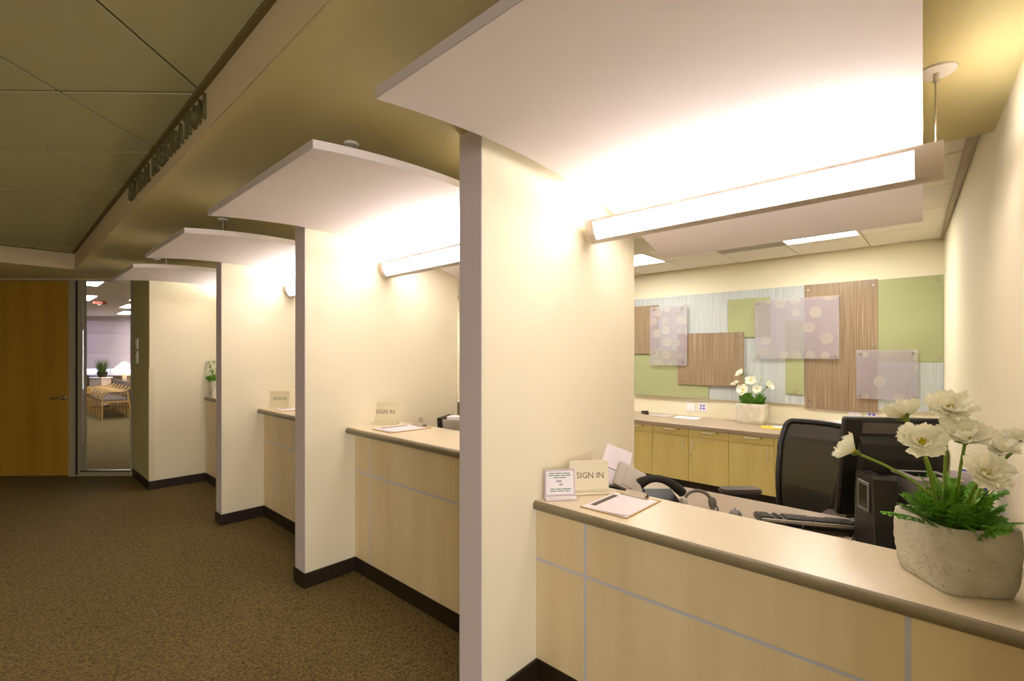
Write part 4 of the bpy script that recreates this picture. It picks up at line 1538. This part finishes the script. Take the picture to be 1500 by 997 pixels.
# ------------------------------------------------------------------ things on the long worktop
tag(obj('magazine', boxb(-0.11, 0.11, -0.14, 0.14, 0, 0.008), M['grey_plastic'], None, (5.98, 2.80, ZC + 0.001), (0, 0, 0.25)), 'grey printed leaflet on the worktop near the divider edge', 'paper')
tag(obj('paper_sheet', boxb(-0.11, 0.11, -0.15, 0.15, 0, 0.003), M['paper'], None, (6.02, 2.46, ZC + 0.001), (0, 0, 0.1)), 'white paper sheet on the worktop below the wall plates', 'paper')
t = thing('stapler', 'small dark stapler at the left end of the worktop', 'stapler', (6.0, 3.04, ZC + 0.001), R(70))
obj('base', boxb(-0.06, 0.06, -0.018, 0.018, 0, 0.012, 0.003), M['black'], t)
obj('arm', extr(B(), [(-0.06, 0.014), (0.055, 0.018), (0.06, 0.04), (-0.05, 0.052)], 'y', -0.014, 0.014), M['dark_wool'], t)
t = tag(obj('envelope', boxb(-0.11, 0.11, -0.10, 0.10, 0, 0.006), M['envelope'], None, (5.83, 1.44, ZC + 0.001), (0, 0, 0.2)), 'yellow manila envelope on the worktop right of the flower pot', 'envelope')
tag(obj('paper_sheet', boxb(-0.07, 0.07, -0.05, 0.05, 0, 0.003), M['paper'], None, (5.90, 1.38, ZC + 0.0075), (0, 0, 0.5)), 'white paper lying on the yellow envelope', 'paper')
t = thing('wire_basket', 'wire basket of white papers on the worktop by the office chair', 'basket', (6.02, 0.88, ZC + 0.001), 0)
for (z, k) in ((0.0, 0.88), (0.05, 0.94), (0.10, 1.0)):
    pp = [(x * k, y * k, z + 0.003) for x, y in rrect(0.22, 0.30, 0.03, 3)]
    obj('wire', tube(B(), pp, 0.0028, 5, True), M['steel'], t)
b = B()
for (x, y) in rrect(0.22, 0.30, 0.03, 1):
    tube(b, [(x * 0.88, y * 0.88, 0.003), (x, y, 0.103)], 0.0022, 5)
for k in range(6):
    x = -0.09 + 0.036 * k
    for s in (-1, 1):
        tube(b, [(x, s * 0.132, 0.003), (x * 1.1, s * 0.15, 0.103)], 0.0018, 5)
obj('wire', b, M['steel'], t)
tag(obj('paper_pile', box(box(B(), -0.08, 0.08, -0.10, 0.10, 0.0, 0.05, 0.004), -0.075, 0.08, -0.09, 0.10, 0.052, 0.085, 0.004, Matrix.Rotation(0.12, 4, 'Z')), M['paper'], None, (6.02, 0.88, ZC + 0.008), (0, 0, 0.05)), 'pile of white papers inside the wire basket', 'paper')

# ------------------------------------------------------------------ second booth: file sorter and dark device
t = thing('file_sorter', 'black desktop file sorter with a grey front standing behind the second counter', 'file sorter', (2.40, 2.59, ZD), R(-62))
b = B()
extr(b, [(-0.06, 0.0), (0.10, 0.0), (0.115, 0.36), (-0.115, 0.36)], 'x', -0.24, -0.20)
extr(b, [(-0.06, 0.0), (0.10, 0.0), (0.115, 0.36), (-0.115, 0.36)], 'x', 0.20, 0.24)
box(b, -0.2, 0.2, 0.09, 0.1, 0.0, 0.35)
box(b, -0.2, 0.2, -0.05, 0.09, 0.0, 0.01)
obj('frame', b, M['black_soft'], t)
obj('front_panel', extr(B(), [(-0.062, 0.0), (-0.05, 0.0), (-0.10, 0.35), (-0.112, 0.35)], 'x', -0.199, 0.199), M['grey_plastic'], t)
obj('papers', box(B(), -0.19, 0.19, -0.055, 0.04, 0.02, 0.365, 0.003), M['paper'], t)
t = thing('desktop_monitor', 'dark monitor top showing behind the grey fronted file sorter', 'monitor', (2.65, 2.62, ZD), R(-62))
obj('casing', boxb(-0.22, 0.22, -0.03, 0.02, 0.1, 0.47, 0.008), M['black_soft'], t)
obj('screen', boxb(-0.2, 0.2, 0.0205, 0.022, 0.12, 0.45), M['black_gloss'], t)
obj('stand', box(boxb(-0.1, 0.1, -0.1, 0.08, 0, 0.015, 0.004), -0.03, 0.03, -0.06, -0.031, 0.016, 0.25), M['black'], t)

# ------------------------------------------------------------------ lettering on the soffit face
t = thing('wall_lettering', 'raised olive lettering reading CENTRAL REGISTRATION on the soffit face', 'sign', (XS - 0.0065, 4.08, 2.597), R(-90))
cap = 0.108
meshes = {}
adv = []
for word in ('CENTRAL', 'REGISTRATION'):
    for ch in word:
        if ch not in meshes:
            meshes[ch] = text_mesh(ch, h=cap * (1.03 if ch in 'CGSO' else 1.0), depth=0.012)
            meshes[ch][0].materials.clear()
            meshes[ch][0].materials.append(M['letters'])
nat = 0.0
gap, sp = 0.026, 0.085
total = sum(meshes[c][1] for c in 'CENTRALREGISTRATION') + gap * 17 + sp
kx_ = 1.705 / total
xx = 0.0
for wi, word in enumerate(('CENTRAL', 'REGISTRATION')):
    for ci, ch in enumerate(word):
        o = inst('letter', meshes[ch][0], t, (xx, -0.007, 0.0))
        o.scale = (kx_, 1, 1)
        xx += (meshes[ch][1] + gap) * kx_
    xx += (sp - gap) * kx_

# ------------------------------------------------------------------ wall devices near the glazed panel
for (zc, h, lab) in ((1.70, 0.13, 'upper white intercom plate on the shaded side wall by the glazed panel'), (1.535, 0.15, 'lower white intercom plate on the shaded side wall by the glazed panel')):
    t = thing('wall_intercom', lab, 'intercom', (1.2105, 7.47, zc), R(-90))
    obj('plate', boxb(-0.055, 0.055, -0.018, 0, -h / 2, h / 2, 0.003), M['white_plastic'], t)
    zz0 = -h / 2 + 0.012 if zc > 1.6 else h / 2 - 0.03
    obj('dark_slot', boxb(-0.04, 0.04, -0.0195, -0.0182, zz0, zz0 + 0.02), M['edge'], t)

# ------------------------------------------------------------------ waiting room beyond the glass
b = B()
lbox(b, -16, -8.0, 14.8, 14.95, 0, 0.95)
lbox(b, -16, -8.0, 14.8, 14.95, 2.58, 2.75)
struct('wall_waiting', b, M['wait_wall'])
struct('wall_waiting_left', lbox(B(), -16.15, -16, 6.38, 14.95, 0, 2.75), M['wait_wall'])
struct('wall_waiting_right', prism(B(), [(3.6, 7.9), (3.72, 7.9), (5.3, 16.3), (5.18, 16.3)], 0, 2.75), M['wait_wall'])
wc = struct('ceiling_waiting', prism(B(), [LF(-16, 6.38), LF(-4.9, 6.38), (1.3, 7.92), (3.7, 7.92), (5.25, 16.2), LF(-16, 14.9)], 2.75, 2.8), M['booth_tile'])
w2 = struct('window_2', lbox(lbox(lbox(B(), -16, -8, 14.82, 14.92, 0.95, 0.99), -16, -8, 14.82, 14.92, 2.54, 2.58), -12.05, -11.99, 14.84, 14.92, 0.99, 2.54), M['white_plastic'])
obj('pane', lbox(B(), -16, -8, 14.93, 14.94, 0.99, 2.54), M['sky'], w2)
t = thing('roman_shade', 'pale pinkish roman shade over the waiting room window', 'window shade', LF(-11.8, 14.78) + (0,), LOB)
for k, (z0, z1) in enumerate(((2.20, 2.575), (1.60, 2.205), (1.14, 1.605))):
    b = B()
    extr(b, [(-0.02 - 0.025 * (k == 9), z0 - 0.01), (-0.045, z0), (-0.012, z0 + 0.10), (0.0, z1), (0.008, z1), (0.0, z0 + 0.10), (-0.025, z0)], 'x', -3.6, 3.6)
    obj('band', b, M['blind'], t)
struct('trim_window_stool', lbox(B(), -16, -8, 14.62, 14.80, 0.93, 0.95), M['white_plastic'])
# recessed lights of the waiting room
wl = [(-6.62, 7.80, 'nearest recessed light of the waiting room ceiling, high in the glazed panel'),
      (-8.62, 10.0, 'left recessed light of the waiting room, left of the red alarm'), (-7.55, 10.15, 'right recessed light of the waiting room, level with the red alarm'),
      (-9.02, 11.75, 'small recessed light of the waiting room at the right edge of the pane'), (-10.9, 12.3, 'small recessed light of the waiting room at the left edge of the pane'),
      (-10.55, 13.6, 'deepest recessed light of the waiting room, above the window shade')]
for (r, d, lab) in wl:
    t = thing('ceiling_light', lab, 'ceiling light', LF(r, d) + (2.743,), 0, 'recessed lights of the waiting room')
    obj('diffuser', boxb(-0.14, 0.14, -0.58, 0.58, 0.0, 0.006), M['wait_troffer'], t)
    b = B()
    box(b, -0.16, 0.16, -0.61, -0.58, -0.004, 0.006)
    box(b, -0.16, 0.16, 0.58, 0.61, -0.004, 0.006)
    box(b, -0.16, -0.14, -0.58, 0.58, -0.004, 0.006)
    box(b, 0.14, 0.16, -0.58, 0.58, -0.004, 0.006)
    obj('frame', b, M['white_plastic'], t)
t = thing('fire_alarm', 'red alarm hanging from the waiting room ceiling', 'alarm', LF(-8.72, 10.5) + (2.66,), LOB)
obj('housing', boxb(-0.11, 0.11, -0.06, 0.06, 0.0, 0.06, 0.01), M['red'], t)
obj('lens', boxb(-0.04, 0.04, -0.03, 0.03, -0.02, -0.001, 0.006), M['white_plastic'], t)
obj('bracket', boxb(-0.03, 0.03, -0.03, 0.03, 0.0605, 0.089), M['white_plastic'], t)


def armchair(loc, rz, lab, group):
    """bentwood armchair, front along -x"""
    t = thing('armchair', lab, 'chair', loc, rz, group)
    for s in (-1, 1):
        y = s * 0.215
        front = [(0.02, y, 0.0), (0.025, y, 0.30), (0.03, y, 0.48)] + [tuple(v) for v in bez((0.03, y, 0.48), (0.05, y, 0.665), (0.20, y, 0.672), 6)[1:]] + [(0.38, y, 0.665)] + [tuple(v) for v in bez((0.38, y, 0.665), (0.50, y, 0.66), (0.56, y, 0.77), 5)[1:]]
        obj('arm_frame', tube(B(), front, 0.017, 6), M['beech'], t, smooth=60)
        obj('leg', tube(B(), [(0.56, y, 0.0), (0.54, y, 0.35), (0.50, y, 0.66)], 0.017, 6), M['beech'], t, smooth=60)
        obj('seat_rail', boxb(0.03, 0.54, y - 0.012, y + 0.012, 0.40, 0.435), M['beech'], t)
    obj('seat', boxb(0.02, 0.54, -0.2, 0.2, 0.42, 0.49, 0.02), M['plaid'], t)
    m = Matrix.Translation((0.53, 0, 0.52)) @ Matrix.Rotation(R(14), 4, 'Y')
    obj('backrest', box(B(), -0.03, 0.03, -0.2, 0.2, 0.0, 0.36, 0.02, m), M['plaid'], t)
    return t


A0 = armchair((1.70, 15.0 - 0.0, 0), 0, 'bentwood armchair with plaid seat at the near end of the waiting room row', 'armchairs in the waiting room row')
A0.location = (1.72, 15.15, 0)
ords = ['second', 'third', 'fourth', 'fifth', 'sixth']
for k in range(5):
    dup(A0, (1.72, 15.15 + 0.47 * (k + 1), 0), 0, 'bentwood armchair with plaid seat, %s from the near end of the waiting room row' % ords[k], 'armchairs in the waiting room row')
# shift the row so that it stands in front of the window wall
dv = Vector((0.72, 0.69, 0))


def club(r, d, rz, lab):
    t = thing('lounge_chair', lab, 'chair', LF(r, d) + (0,), rz, 'dark lounge chairs in the waiting room')
    obj('seat', boxb(-0.3, 0.3, -0.3, 0.3, 0.2, 0.45, 0.04, seg=2), M['plaid'], t)
    obj('backrest', boxb(-0.3, 0.3, 0.22, 0.36, 0.45, 0.98, 0.05, seg=2), M['dark_wool'], t)
    for s in (-1, 1):
        obj('arm', boxb(s * 0.34 - 0.05, s * 0.34 + 0.05, -0.3, 0.34, 0.2, 0.64, 0.03), M['beech'], t)
        for yy in (-0.26, 0.28):
            obj('leg', boxb(s * 0.27 - 0.025, s * 0.27 + 0.025, yy - 0.025, yy + 0.025, 0, 0.2), M['beech'], t)
    return t


club(-12.30, 13.75, LOB, 'dark lounge chair at the left edge of the glazed panel')
club(2.92 * RV[0] + 17.0 * RV[1], 2.92 * NV[0] + 17.0 * NV[1], R(-90), 'dark lounge chair at the right edge of the glazed panel behind the armchair row')
t = thing('console_table', 'low pale console table under the waiting room window holding the grass plant', 'table', LF(-12.06, 14.35) + (0,), LOB)
obj('top', boxb(-0.36, 0.36, -0.2, 0.2, 0.86, 0.9, 0.005), M['white_plastic'], t)
obj('body', boxb(-0.33, 0.33, -0.17, 0.17, 0.06, 0.859), M['wait_wall'], t)
obj('plinth', boxb(-0.31, 0.31, -0.15, 0.15, 0, 0.059), M['base'], t)
t = thing('grass_plant', 'green ornamental grass in a dark pot on the console table', 'plant', LF(-11.83, 14.33) + (0.901,), 0)
obj('pot', lathe(B(), [(0.09, 0), (0.13, 0.1), (0.14, 0.16), (0.12, 0.16)], 16), M['black_soft'], t, smooth=40)
b = B()
rng = random.Random(5)
for k in range(160):
    a = rng.uniform(0, 2 * PI)
    q = rng.uniform(0, 0.09)
    L = rng.uniform(0.16, 0.32)
    sp_ = rng.uniform(0.02, 0.16)
    p0 = Vector((q * math.cos(a), q * math.sin(a), 0.15))
    p1 = p0 + Vector((sp_ * math.cos(a), sp_ * math.sin(a), L))
    sd = Vector((-math.sin(a), math.cos(a), 0)) * 0.009
    b.faces.new([b.verts.new(v) for v in (p0 - sd, p0 + sd, p1)])
g_ = obj('blades', b, M['grass'], t)
g_['kind'] = 'stuff'
g_.scale = (1.25, 1.25, 1.35)
g_.location = (0, 0, -0.05)
t = thing('side_table', 'small wooden side table under the lamp in the waiting room', 'table', LF(-11.2, 14.35) + (0,), LOB)
obj('top', boxb(-0.25, 0.25, -0.25, 0.25, 0.57, 0.6, 0.004), M['beech'], t)
for sx in (-1, 1):
    for sy in (-1, 1):
        obj('leg', boxb(sx * 0.22 - 0.02, sx * 0.22 + 0.02, sy * 0.22 - 0.02, sy * 0.22 + 0.02, 0, 0.569), M['beech'], t)
t = thing('table_lamp', 'table lamp with a wide cream cone shade in the waiting room', 'lamp', LF(-11.2, 14.35) + (0.601,), 0)
obj('base', lathe(B(), [(0.09, 0), (0.09, 0.02), (0.03, 0.04), (0.06, 0.18), (0.05, 0.32), (0.015, 0.40), (0.012, 0.56)], 16), M['stone_white'], t, smooth=50)
obj('lamp_shade', lathe(B(), [(0.255, 0.55), (0.05, 0.755), (0.045, 0.75), (0.25, 0.55)], 28), M['shade'], t, smooth=40)
